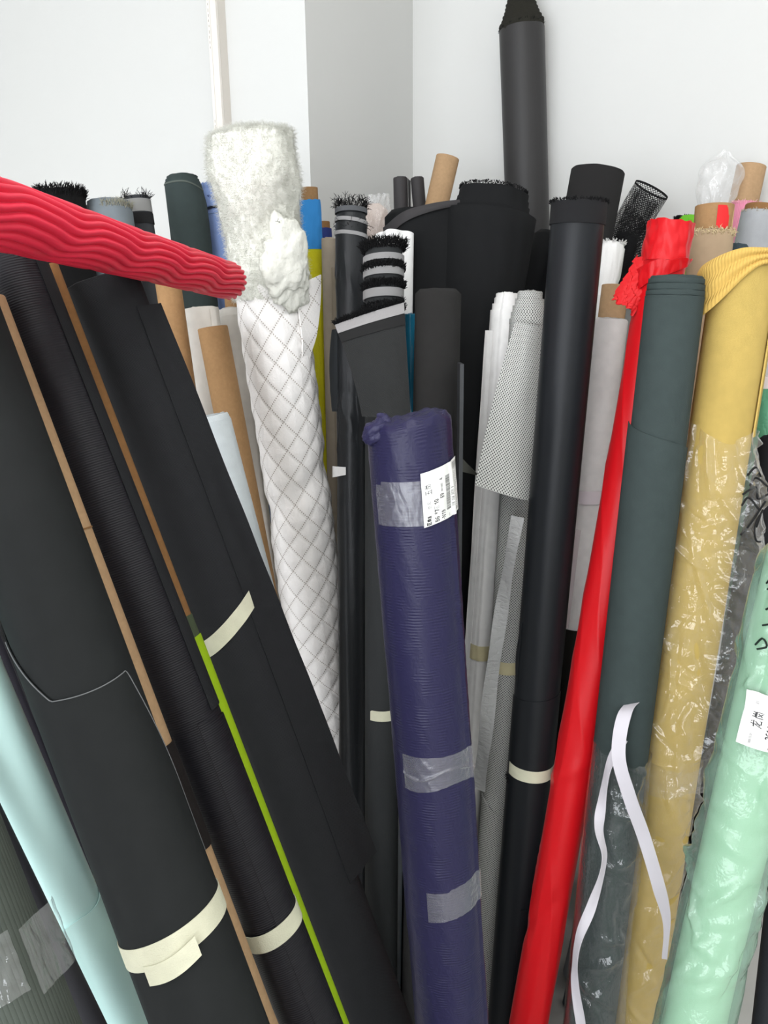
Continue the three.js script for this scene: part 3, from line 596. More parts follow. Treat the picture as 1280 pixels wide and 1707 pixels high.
{
  const R = roll('Y', 'fabric_roll', 'very thick black cloth roll with a loosely rising ruffled end');
  body(R, 'fabric', blackCloth, { top: R.L - 0.045, na: 90, ny: 60, rim: [[0.006, -0.010], [0.010, -0.004], [0.010, -0.003], [0.012, -0.002]], core: 0.02, disp: (p, h) => 0.003 * nz(p * 1.5, h * 3, 5) + 0.002 * nz(p * 4, h * 12, 7) });
  fringe(R, 'ruffle', M.blackFibre, { y: R.L - 0.004, r: R.r - 0.019, n: 900, len: 0.003, rad: 0.0008, out: 0.9, jitter: 0.003 });
}
{
  const R = roll('Y2', 'fabric_roll', 'black cloth roll with a sheet draped across to the thick roll');
  body(R, 'fabric', blackCloth, { edge: 0.012, core: 0, disp: (p, h) => 0.002 * nz(p * 1.5, h * 4, 15) });
  const P = [[0.004, 1.466, -1.44], [0.04, 1.490, -1.415], [0.087, 1.502, -1.41], [0.165, 1.512, -1.425]], Q = [[0.05, 1.10, -1.345], [0.07, 1.10, -1.34], [0.095, 1.10, -1.33], [0.12, 1.10, -1.325]];
  const c1 = new THREE.CatmullRomCurve3(P.map(p => R.at(...p))), c2 = new THREE.CatmullRomCurve3(Q.map(p => R.at(...p)));
  const S = (u, v, dz = 0) => { const p = c1.getPoint(u).lerp(c2.getPoint(u), v), w = 0.005 * nz(u * 5, v * 0.8, 3) * sm(0, 0.4, v); return [p.x, p.y, p.z + w + dz, u * 0.2, v * 0.4]; };
  const drape = mesh('draped_sheet', sheetGeo(40, 40, (u, v) => S(u, v), 0.001), blackCloth, R.g);
  mesh('sheet_edge', sheetGeo(40, 4, (u, v) => S(u, mix(-0.002, 0.055, v) * (1 - 0.7 * u), 0.004 + 0.002 * Math.sin(v * 3)), 0.0016), mat('#343233', { rough: 0.6, bump: 'fine', bs: 0.0003 }), drape);
}
tube(roll('Z1', 'cardboard_tube', 'tan cardboard tube leaning against the wall behind the thick black roll', 'cardboard tube'), 'tube', M.cardPale, { r: T.Z1[5] });
{
  const m = mat('#3c3a3b', { rough: 0.6, bump: 'fine', bs: 0.0001 });
  const R = roll('Z2', 'fabric_roll', 'slim dark vinyl roll in the wall corner with a loose sheet');
  body(R, 'fabric', m, { core: 0.008 });
  tail(R, 'loose_sheet', m, { phi: 80, len: 0.024, y0: 0.9, y1: R.L - 0.001, curl: 2 });
  body(roll('Z3', 'fabric_roll', 'slim dark vinyl roll beside the tan tube near the wall corner'), 'fabric', m, { core: 0.008 });
}
{
  const R = roll('AR', 'fabric_roll', 'pinkish cloth roll in crumpled clear plastic behind the frayed black roll');
  body(R, 'fabric', mat('#ddc9bd', { rough: 0.9, bump: 'fleece', bs: 0.0006, map: 'mottle' }), { edge: 0.012, core: 0, disp: soft(0.004, 20) });
  const bagG = gridGeo(90, 60, (u, v) => { const p = -Math.PI + u * TAU, h = mix(R.L - 0.12, R.L + 0.030, v), k = 1 - 0.55 * sm(R.L - 0.005, R.L + 0.03, h), r = (R.r + 0.005) * k + 0.007 * (ridge(p * 1.8, h * 26, 2) ** 2) + 0.008 * nz(p * 2.2, h * 45, 8) * sm(R.L - 0.03, R.L + 0.02, h); return [r * Math.sin(p) + 0.012 * sm(R.L, R.L + 0.03, h), h + 0.004 * nz(p * 3, 1), r * Math.cos(p), p * 0.04, h]; }, true);
  mesh('plastic_bag', bagG, plastic({ roughness: 0.24, transmission: 0.85 }), R.g, 'crumpled clear plastic');
}
{
  const R = roll('BB', 'fabric_roll', 'tall dark grey vinyl roll rising high above the rest against the wall');
  body(R, 'fabric', mat('#343333', { rough: 0.42, bump: 'fine', bs: 0.0001, spec: 0.5 }), { rim: [], layers: 2, core: 0, disp: (p, h) => 0.0012 * nz(p, h * 2, 41) + (p > 0.55 && p < 2.2 ? 0.0014 : 0) });
  const backing = mat('#26251f', { rough: 0.95, bump: 'fleece', bs: 0.001 });
  // telescoped inner layers
  const n = 9; const prof = [];
  for (let k = 0; k <= n; k++) { const t = k / n; prof.push([mix(0.0475, 0.021, Math.pow(t, 0.75)), R.L + 0.004 + 0.074 * t]); }
  const rings = []; for (let k = 0; k <= n; k++) { const [r, y] = prof[k], y1 = k < n ? prof[k + 1][1] : y + 0.004; rings.push([r, y - 0.006], [r + 0.0008, y1]); }
  rings.push([0.001, R.L + 0.08]);
  const wob = (p, y) => 0.002 * nz(p * 2, y * 60, 6);
  const cone = mesh('inner_layers', gridGeo(64, rings.length - 1, (u, v, i, j) => { const p = -Math.PI + u * TAU, [r, y] = rings[j], q = Math.max(0.0005, r + wob(p, y)); const s = sm(R.L, R.L + 0.08, y); return [q * Math.sin(p), y + 0.006 * Math.sin(p + 0.4) * (0.4 + s * 0.3), q * Math.cos(p), p * 0.04, y]; }, true), backing, R.g, 'dark cloth backing of the inner layers stepping up to a point');
  fringe(R, 'frayed_edge', M.blackFibre, { y: R.L + 0.004, n: 300, len: 0.005, rad: 0.0006, out: 1, r: 0.0475, parent: cone, slope: d => 0.003 * Math.sin(d * rad + 0.4) });
}
// ================================================================ the navy roll
function canvasTex(w, h, draw) { const c = document.createElement('canvas'); c.width = w; c.height = h; draw(c.getContext('2d'), w, h); const t = new THREE.CanvasTexture(c); t.colorSpace = THREE.SRGBColorSpace; return t; }
const strokes = (q, x, y, s, list) => { for (const l of list) { q.beginPath(); l.forEach(([a, b], i) => i ? q.lineTo(x + a * s, y + b * s) : q.moveTo(x + a * s, y + b * s)); q.stroke(); } };
const LONG = [[[0.05, 0.3], [0.95, 0.25]], [[0.45, 0], [0.42, 0.4], [0.05, 1]], [[0.5, 0.45], [0.52, 0.9], [0.95, 0.9], [0.95, 0.75]], [[0.85, 0.4], [0.3, 0.85]], [[0.7, 0.02], [0.82, 0.14]]];
const GANG = [[[0.2, 0], [0.2, 0.25], [0.8, 0.25], [0.8, 0]], [[0.5, 0], [0.5, 0.25]], [[0.12, 1], [0.12, 0.36], [0.88, 0.36], [0.88, 1]], [[0.3, 0.5], [0.7, 0.92]], [[0.7, 0.5], [0.3, 0.92]]];
const QU = [[[0.95, 0.05], [0.1, 0.05], [0.1, 0.95], [0.98, 0.95]], [[0.3, 0.25], [0.75, 0.75]], [[0.75, 0.22], [0.28, 0.78]]];
const WU = [[[0.1, 0.1], [0.9, 0.1]], [[0.45, 0.1], [0.3, 0.9]], [[0.15, 0.45], [0.75, 0.45], [0.7, 0.9]], [[0, 0.92], [1, 0.92]]];
{
  const R = roll('VV', 'fabric_roll', 'thick navy blue plastic-wrapped roll with a white shipping label');
  const navy = mat('#242240', { rough: 0.38, bump: 'navy', bs: 0.0007, spec: 0.5 });
  R.disp = (p, h) => 0.0016 * nz(p * 1.2, h * 5, 6) + 0.0007 * (ridge(p * 2.5, h * 26, 4) ** 4) + 0.0035 * Math.exp(-(((p - 1.02 - 0.12 * Math.sin(h * 3)) / 0.05) ** 2)) * sm(1.22, 1.1, h) - 0.002 * sm(1.13, 1.2, h) * (1 - Math.abs(Math.sin(p))) ;
  // body with the end tucked in, pinched into a lug on one side
  const top = 1.222, rings = [];
  for (let i = 0; i <= 120; i++) rings.push([mix(R.y0, top - 0.012, i / 120), 1]);
  for (let k = 1; k <= 12; k++) { const a = k / 12 * Math.PI / 2; rings.push([top - 0.012 + 0.014 * Math.sin(a), 1 - 0.35 * (1 - Math.cos(a))]); }
  for (let k = 1; k <= 8; k++) rings.push([top + 0.002 - 0.001 * k, 0.65 * (1 - k / 8)]);
  const wrapping = mesh('wrapping', gridGeo(96, rings.length - 1, (u, v, i, j) => {
    const p = -Math.PI + u * TAU, [h, k] = rings[j], r = Math.max(0.0005, (R.r + R.disp(p, h)) * k);
    const fold = j > 120 ? 0.004 * nz(Math.sin(p) * 3, Math.cos(p) * 3, j * 0.3) * (j > 124 ? 1 : 0.4) : 0;
    return [r * Math.sin(p), h + fold + (j > 118 ? 0.008 * sm(-0.6, 1, Math.sin(p)) : 0), r * Math.cos(p), p * R.r, h + (j > 120 ? (1 - k) * R.r : 0)];
  }, true), navy, R.g);
  mesh('tucked_corner', gridGeo(36, 24, (u, v) => { const a = -Math.PI + u * TAU, b = v * Math.PI, k = 1 + 0.25 * nz(Math.sin(a) * 2, b * 1.6, 3) + 0.12 * nz(a * 3, b * 5, 1); return [-0.036 + Math.sin(b) * Math.sin(a) * 0.019 * k, 1.214 + Math.cos(b) * 0.014 * k + 0.004 * Math.sin(a), 0.018 + Math.sin(b) * Math.cos(a) * 0.016 * k, a * 0.02, b * 0.02]; }, true), mat('#2b2947', { rough: 0.4, bump: 'crinkle', bs: 0.0012 }), wrapping, 'crumpled tucked corner of the wrapping');
  const ct = plastic({ roughness: 0.33, bumpMap: TX.fine, bumpScale: 0.00022, transmission: 0.985 });
  wrap(R, 'clear_tape', ct, { p0: -62, p1: 10, y0: 1.108, y1: d => 1.158 - (d < -50 ? 0.004 : 0), off: (d, v) => 0.0009 + 0.0007 * nz(d * 0.2, v * 6), nu: 50, nv: 20, th: 0.0002 });
  wrap(R, 'clear_tape', ct, { p0: -48, p1: 66, y0: d => 0.787 + 0.004 * Math.sin(d * 0.05), y1: d => 0.829, off: (d, v) => 0.0009 + 0.0022 * Math.exp(-(((v - 0.45 - 0.1 * Math.sin(d * 0.07)) / 0.03) ** 2)) + 0.0006 * nz(d * 0.2, v * 6), nu: 80, nv: 40, th: 0.0002 });
  wrap(R, 'clear_tape', ct, { p0: -25, p1: 74, y0: d => 0.607 + 0.00014 * (d + 25), y1: d => 0.648 + 0.00014 * (d + 25) * (d > 10 ? 1 : 0.4), off: (d, v) => 0.0009 + 0.0008 * nz(d * 0.25, v * 7), nu: 50, nv: 20, th: 0.0002 });
  const lab = canvasTex(512, 768, (q, w, h) => {
    q.fillStyle = '#e2e2de'; q.fillRect(0, 0, w, h); q.save(); q.translate(0, h); q.rotate(-Math.PI / 2); // writing runs up the label
    const W = h; q.fillStyle = '#161616'; q.strokeStyle = '#6f6f6f'; q.lineWidth = 5;
    q.font = 'bold 40px sans-serif'; q.strokeStyle = '#1b1b1b'; q.lineWidth = 9; strokes(q, 12, 30, 44, QU); strokes(q, 62, 34, 40, GANG); strokes(q, 108, 40, 34, WU); q.lineWidth = 4; q.strokeStyle = '#8a8a8a';
    strokes(q, 240, 40, 50, GANG); strokes(q, 300, 36, 44, LONG); q.strokeStyle = '#4a4a4a'; q.lineWidth = 6; strokes(q, 440, 30, 70, WU); strokes(q, 525, 28, 66, GANG);
    q.fillStyle = '#202020'; q.font = 'bold 68px sans-serif'; q.fillText('B6', 16, 162); q.fillText('*7', 128, 162); q.strokeStyle = '#8d8d8d'; q.lineWidth = 4; strokes(q, 205, 112, 50, QU); q.fillText('10', 272, 162);
    q.font = 'bold 62px sans-serif'; q.fillText('-N19', 16, 236); q.fillText('E9', 326, 230); q.font = 'bold 30px sans-serif'; q.fillStyle = '#5c5c5c'; q.fillText('0011085', 420, 222); q.fillStyle = '#161616'; q.font = 'bold 52px sans-serif'; q.fillText('4', 585, 222);
    let x = 120, s = 7; while (x < 610) { s = (s * 73 + 19) % 101; const b = 3 + s % 9; q.fillRect(x, 262, b, 62); x += b + 3 + s % 6; }
    q.font = 'bold 34px monospace'; q.fillText('3YK 034 0035 9', 130, 362); q.font = '20px sans-serif'; q.fillStyle = '#555'; q.fillText('0755', 20, 300);
    for (let k = 0; k < 5; k++) { q.fillStyle = '#9a9a9a'; let a = 30 + k * 14; while (a < 640) { s = (s * 57 + 31) % 97; q.fillRect(a, 384 + k * 22, 8 + s % 14, 9); a += 18 + s % 22; } }
    q.strokeStyle = '#303030'; q.lineWidth = 6; q.beginPath(); q.arc(52, 440, 20, 0, 6.3); q.stroke(); q.fillStyle = '#303030'; q.fillRect(44, 432, 16, 16);
    q.fillStyle = '#4f4f4f'; for (let k = 0; k < 7; k++) q.fillRect(645, 400 + k * 14, 92, 8);
    q.restore();
  });
  wrap(R, 'shipping_label', new THREE.MeshPhysicalMaterial({ map: lab, roughness: 0.5 }), { p0: 8, p1: 76, y0: d => 1.106 + (d - 8) * 0.00018, y1: d => 1.166 + (d - 8) * 0.00018, off: 0.0022, unit: true, nu: 30, nv: 14, th: 0.0004, label: 'white printed shipping label' });
}
// ================================================================ the white and grey rolls behind it
{
  const R = roll('TT', 'fabric_roll', 'white cloth roll bound with pale yellow tape beside the grey mesh');
  const white = mat('#f4f2ef', { rough: 0.8, bump: 'weave', bs: 0.00015, map: 'mottle' });
  body(R, 'fabric', white, { top: R.L - 0.022, rim: [[0.010, -0.0025], [0.010, -0.003], [0.006, -0.002]], core: 0, na: 72, ny: 80, disp: (p, h) => 0.003 * Math.cos(3 * p + 1) * 0.6 + 0.0016 * nz(p * 1.5, h * 3, 5) + (p < -0.35 ? -0.0025 : 0) });
  band(R, 'yellow_tape', M.tapeYellow, 0.748, 0.027, { off: 0.0012, label: 'pale yellow tape' });
  tail(R, 'loose_edge', white, { phi: -52, len: v => 0.012 + 0.006 * v, y0: 0.45, y1: 1.30, side: -1, nv: 30 });
  mesh('grey_scrap', sheetGeo(8, 6, (u, v) => { const a = R.at(0.120, 1.094, -1.18), b = R.at(0.150, 1.078, -1.19); return [mix(a.x, b.x, u), mix(a.y, b.y, u) + (v - 0.3) * 0.022 * (1 - u), mix(a.z, b.z, u) + 0.006 * v, u * 0.04, v * 0.03]; }, 0.0008), mat('#55554f', { rough: 0.8, bump: 'weave' }), R.g, 'dark grey folded scrap');
}
const greyMesh = mat('#c9c9c4', { rough: 0.75, map: 'meshTone', bump: 'meshBump', bs: 0.0006 });
{
  const R = roll('UU', 'fabric_roll', 'light grey spacer-mesh roll with its loose end folded down');
  body(R, 'fabric', greyMesh, { top: R.L - 0.055, rim: [[0.008, 0.0006], [0.010, -0.002], [0.010, -0.002], [0.010, -0.003], [0.010, -0.003]], core: 0, na: 72, ny: 60, disp: (p, h) => 0.0018 * nz(p * 1.3, h * 4, 17) });
  const a = R.at(0.200, 1.312, -1.196), b = R.at(0.247, 1.304, -1.202), c = R.at(0.140, 1.072, -1.150), d = R.at(0.229, 1.043, -1.160);
  mesh('loose_end', sheetGeo(24, 30, (u, v) => { const l = a.clone().lerp(c, v), r = b.clone().lerp(d, v); l.lerp(r, u); return [l.x - 0.004 * Math.sin(v * 3) * (1 - u), l.y, l.z + 0.012 * Math.sin(u * 3.14) + 0.003 * nz(u * 2, v * 4, 2), u * 0.09, v * 0.21]; }, 0.0018), greyMesh, R.g, 'grey mesh flap hanging open');
  wrap(R, 'yellow_tape', M.tapeYellow, { p0: -60, p1: 60, y0: 0.735, y1: 0.757, off: 0.0012, nu: 20, nv: 2 });
  wrap(R, 'outer_layer', greyMesh, { p0: -80, p1: 80, y0: R.y0 + 0.01, y1: d => 0.47 - 0.0004 * d, off: 0.0025, th: 0.0014, nu: 30, nv: 20 });
}
function ribbon(name, label, pts, width, material, up = V3(1, 0, 0.15), twist = () => 0) {
  const c = new THREE.CatmullRomCurve3(pts.map(p => V3(...p)), false, 'centripetal'), n = 120;
  const geo = sheetGeo(4, n, (u, v) => {
    const p = c.getPoint(v), t = c.getTangent(v), side = up.clone().addScaledVector(t, -up.dot(t)).normalize().applyAxisAngle(t, twist(v));
    const w = (typeof width === 'function' ? width(v) : width) * (u - 0.5), nrm = V3(0, 0, 0).crossVectors(side, t);
    p.addScaledVector(side, w).addScaledVector(nrm, 0.0012 * nz(v * 14, u * 2, 4));
    return [p.x, p.y, p.z, u * 0.02, v * 0.7];
  }, 0.0007);
  const m = mesh(name, geo, material); tag(m, label, 'ribbon'); return m;
}
const satin = mat('#cfcad0', { rough: 0.35, bump: 'weave', bs: 0.0002, spec: 0.6, sheen: 0.4 });
ribbon('binding_ribbon', 'dull grey satin binding strip hanging beside the mesh roll', [[0.203, 1.027, -1.130], [0.191, 0.935, -1.133], [0.181, 0.845, -1.136], [0.170, 0.742, -1.134], [0.162, 0.636, -1.131], [0.153, 0.550, -1.13]], v => 0.020 + 0.006 * v, mat('#a2a2a1', { rough: 0.38, bump: 'crinkle', bs: 0.0016 }), V3(1, 0, 0.3), v => 0.6 * Math.sin(v * 9));

// ================================================================ black PVC roll, cream and red rolls
{
  const R = roll('CC', 'fabric_roll', 'tall smooth black vinyl roll with masking tape standing beside the red satin');
  const vinyl = mat('#1c1e21', { rough: 0.4, bump: 'fine', bs: 0.00005, spec: 0.42 });
  body(R, 'fabric', vinyl, { top: R.L - 0.030, core: 0.02, na: 72, disp: (p, h) => 0.0006 * nz(p, h * 2, 51) });
  const upper = wrap(R, 'upper_edge', mat('#1d1d1f', { rough: 0.75, bump: 'velvet', bs: 0.0004 }), { y0: R.L - 0.031, y1: d => R.L - 0.002 + 0.0015 * nz(d * 0.1, 3), off: d => 0.0008, nu: 60, nv: 8, th: 0.0016, label: 'rough cloth-backed upper edge' });
  fringe(R, 'frayed_rim', M.blackFibre, { y: R.L - 0.002, n: 500, len: 0.005, rad: 0.0006, out: 1.2, jitter: 0.002, r: R.r + 0.0014, parent: upper });
  band(R, 'masking_tape', M.tape, 0.606, 0.021, { p0: -78, p1: 74, off: 0.0012, label: 'cream masking tape' });
  wrap(R, 'outer_layer', vinyl, { p0: -100, p1: 70, y0: R.y0 + 0.01, y1: d => 0.74 + 0.0001 * d, off: 0.0009, th: 0.0008, nu: 40, nv: 40 });
  wrap(R, 'raised_patch', vinyl, { p0: -8, p1: 60, y0: d => 0.185 + (d < 4 ? (4 - d) * 0.002 : 0), y1: 0.355, off: 0.003, th: 0.0022, nu: 24, nv: 16 });
  tail(R, 'loose_sliver', vinyl, { phi: -72, len: v => 0.011 * Math.sin(v * 3.1), y0: 0.745, y1: 0.86, side: -1, nv: 16 });
  fringe(R, 'frayed_edge', M.blackFibre, { y: 0.585, n: 160, len: 0.008, rad: 0.0006, p0: -100, p1: -72, out: 1.2, up: -0.6, jitter: 0.006 });
}
{
  const R = roll('DD', 'fabric_roll', 'wide black speckled foam roll behind the black vinyl roll');
  body(R, 'foam', mat('#2c2b2b', { rough: 0.85, bump: 'velvet', bs: 0.0008 }), { core: 0.034, layers: 2, edge: 0.001, hollow: 0.12 });
}
{
  const R = roll('FF1', 'fabric_roll', 'off-white fleece roll on a cardboard tube held by a lilac-grey band');
  const fl = mat('#fbf6f2', { rough: 0.95, bump: 'velvet', bs: 0.0006, map: 'mottle' });
  tube(R, 'tube', M.cardPale, { r: 0.021, y0: R.L - 0.2, y1: R.L + 0.055 });
  body(R, 'fabric', fl, { core: 0.0215, edge: 0.002 });
  band(R, 'cloth_band', mat('#cabfc2', { rough: 0.8, bump: 'weave' }), 1.036, 0.022, { off: 0.0018, tilt: 0.003 });
  tail(R, 'loose_end', mat('#c9bcbc', { rough: 0.8, bump: 'weave' }), { phi: -30, len: v => 0.022 * Math.sin(0.4 + v * 2.4), y0: 0.81, y1: 0.98, side: -1, nv: 20, curl: -4 });
  wrap(R, 'dark_base_cover', mat('#15140f', { rough: 0.9, bump: 'weave' }), { y0: R.y0 + 0.005, y1: 0.808, off: 0.0015, nu: 40, nv: 20 });
}
{
  const R = roll('FF2', 'fabric_roll', 'white gathered cloth roll between the black vinyl and the red satin');
  body(R, 'fabric', mat('#e5e4e1', { rough: 0.85, bump: 'fleece', bs: 0.0004 }), { core: 0, top: R.L - 0.01, rim: [[0.008, -0.002]], na: 72, ny: 90, disp: (p, h) => 0.0018 * nz(p * 2, h * 16, 2) - 0.004 * Math.exp(-(((h - 1.38) / 0.008) ** 2)) + 0.0016 * nz(p * 4, h * 30, 6) });
  tail(R, 'loose_sheet', mat('#dddcda', { rough: 0.85 }), { phi: -25, len: 0.022, y0: 1.18, y1: 1.36, side: -1, nv: 16 });
  fringe(R, 'frayed_rim', mat('#e5e4e1', { rough: 1 }), { y: R.L - 0.002, n: 160, len: 0.006, rad: 0.0005, out: 0.8 });
}
{
  const R = roll('GG', 'fabric_roll', 'bright red satin roll with a crinkled loose collar at its top');
  const red = mat('#c9131b', { rough: 0.4, bump: 'weave', bs: 0.0001, spec: 0.5, sheen: 0.3 });
  R.disp = (p, h) => 0.0014 * nz(p * 1.1, h * 3, 8) + 0.0016 * (ridge(p * 0.8 + h * 2.2, h * 3.5, 5) ** 5) + 0.0022 * Math.exp(-(((h - 0.66 - 0.02 * p) / 0.01) ** 2)) * sm(0.9, -0.4, p) - 0.0028 * Math.exp(-(((h - 0.43 - 0.04 * p) / 0.016) ** 2)) * sm(0.6, -0.5, p);
  body(R, 'fabric', red, { top: R.L - 0.006, na: 80, ny: 160, core: 0.014, disp: R.disp, edge: 0.004 });
  const crush = (p, h) => 0.0018 * nz(p * 3, h * 50, 3) + 0.0012 * nz(p * 7, h * 80, 9);
  wrap(R, 'collar', red, { p0: -110, p1: 110, y0: d => 1.395 + 0.0003 * d, y1: d => R.L - 0.05 + 0.012 * nz(d * 0.02, 2) + 0.00012 * d, off: (d, v, h) => 0.003 + crush(d * rad, h) + 0.003 * v, nu: 70, nv: 16, th: 0.0014 });
  wrap(R, 'crinkled_top', red, { y0: R.L - 0.052, y1: d => R.L + 0.002 + 0.003 * nz(d * 0.06, 1), off: (d, v, h) => 0.0012 + crush(d * rad, h), nu: 80, nv: 24, th: 0.001 });
  const a = R.at(0.362, 1.404, -1.155), b = R.at(0.380, 1.392, -1.138), c = R.at(0.326, 1.343, -1.137), d = R.at(0.356, 1.322, -1.125);
  mesh('loose_flap', sheetGeo(30, 40, (u, v) => { const l = a.clone().lerp(c, v), r = b.clone().lerp(d, v); l.lerp(r, u); const k = 0.004 * nz(u * 6, v * 9, 3) + 0.002 * nz(u * 14, v * 20, 6); return [l.x + k, l.y + k, l.z + 0.006 * Math.sin(u * 3) + k, u * 0.03, v * 0.08]; }, 0.0012), mat('#cc2024', { rough: 0.6, bump: 'crinkle', bs: 0.0006 }), R.g, 'crinkled red selvage hanging loose');
}
{
  const R = roll('HH', 'fabric_roll', 'dark slate fabric roll with stacked rims, its foot in a clear bag');
  body(R, 'fabric', slate, { top: R.L - 0.024, rim: [[0.0008, -0.0018], [0.006, 0.0013], [0.0008, -0.0018], [0.007, 0.0012], [0.0008, -0.002], [0.006, 0.001], [0.002, -0.002]], na: 64, core: 0, disp: (p, h) => 0.001 * nz(p, h * 2, 61) });
  wrap(R, 'outer_layer', slate, { p0: -110, p1: 66, y0: R.y0 + 0.01, y1: d => 1.181 - (d + 72) * 0.00017, off: d => 0.0014 + 0.002 * sm(-60, -118, d), th: 0.0013, nu: 60, nv: 40 });
  // clear bag round the lower part
  const bagFold = folds(150, 0.32, 0.02, 0.72, 0.008, 0.08, 0.008, 77);
  const bag = (p, h) => { const t = (0.71 - h) / 0.71; return R.r + 0.006 + (0.010 + 0.004 * Math.sin(h * 9)) * sm(0, 0.3, t) * sm(-0.3, 0.9, Math.cos(p)) + 0.003 * nz(p * 1.2, h * 8, 3) + bagFold(p * 0.05, h) * sm(-1, -0.2, Math.sin(p)) * sm(1, 0.4, Math.sin(p)); };
  mesh('plastic_bag', gridGeo(90, 140, (u, v) => { const p = -Math.PI + u * TAU, h = mix(0.02, 0.708 + 0.012 * nz(p * 2, 1, 4) + 0.012 * sm(0.3, -1, Math.sin(p)), v), r = bag(p, h); return [r * Math.sin(p), h, r * Math.cos(p), p * 0.06, h]; }, true), plastic({ roughness: 0.12, transmission: 0.985 }), R.g, 'loose clear plastic bag');
}
ribbon('satin_ribbon', 'lilac-white satin ribbon falling down the yellow roll', [[0.362, 0.800, -0.990], [0.329, 0.795, -0.952], [0.319, 0.741, -0.936], [0.336, 0.680, -0.930], [0.363, 0.610, -0.932], [0.386, 0.537, -0.922], [0.401, 0.480, -0.917], [0.401, 0.418, -0.91]], v => 0.0185 - 0.011 * sm(0.72, 0.95, v), satin, V3(1, 0.25, 0.2), v => 0.25 * Math.sin(v * 7));
ribbon('satin_ribbon', 'lilac-white satin ribbon twisting down in front of the clear bag', [[0.328, 0.756, -0.95], [0.310, 0.717, -0.945], [0.301, 0.664, -0.936], [0.298, 0.625, -0.93], [0.306, 0.585, -0.922], [0.290, 0.512, -0.912], [0.271, 0.459, -0.903], [0.267, 0.404, -0.893], [0.281, 0.312, -0.889], [0.289, 0.213, -0.882]], v => 0.014, satin, V3(1, 0.2, 0.2), v => 1.1 * Math.sin(v * 11));
{
  const R = roll('II', 'fabric_roll', 'khaki cotton roll with a frayed rim, cardboard tube and red tape');
  const coreT = tube(R, 'tube', M.card, { r: 0.027, y0: R.L - 0.2, y1: R.L + 0.040, crush: 0.002 });
  const k = mat('#b59d80', { rough: 0.8, bump: 'weave', bs: 0.0002, map: 'mottle' });
  body(R, 'fabric', k, { core: 0.0275, edge: 0.001, disp: (p, h) => 0.0012 * nz(p * 1.4, h * 5, 71) });
  fringe(R, 'frayed_rim', mat('#d8c59c', { rough: 1 }), { y: R.L - 0.004, n: 420, len: 0.011, rad: 0.0007, out: 1.0, curl: 0.8, jitter: 0.004 });
  const q = { ...R, r: 0.027, disp: () => 0 }; q.rad = () => 0.0272;
  wrap(q, 'red_tape', mat('#d92a2c', { rough: 0.6 }), { p0: -12, p1: 30, y0: R.L, y1: R.L + 0.036, off: 0.0005, nu: 12, nv: 3, parent: coreT });
  wrap(q, 'paper_seam', mat('#c5a878', { rough: 0.8 }), { p0: 52, p1: 70, y0: R.L, y1: R.L + 0.039, off: 0.001, nu: 6, nv: 3, parent: coreT });
}
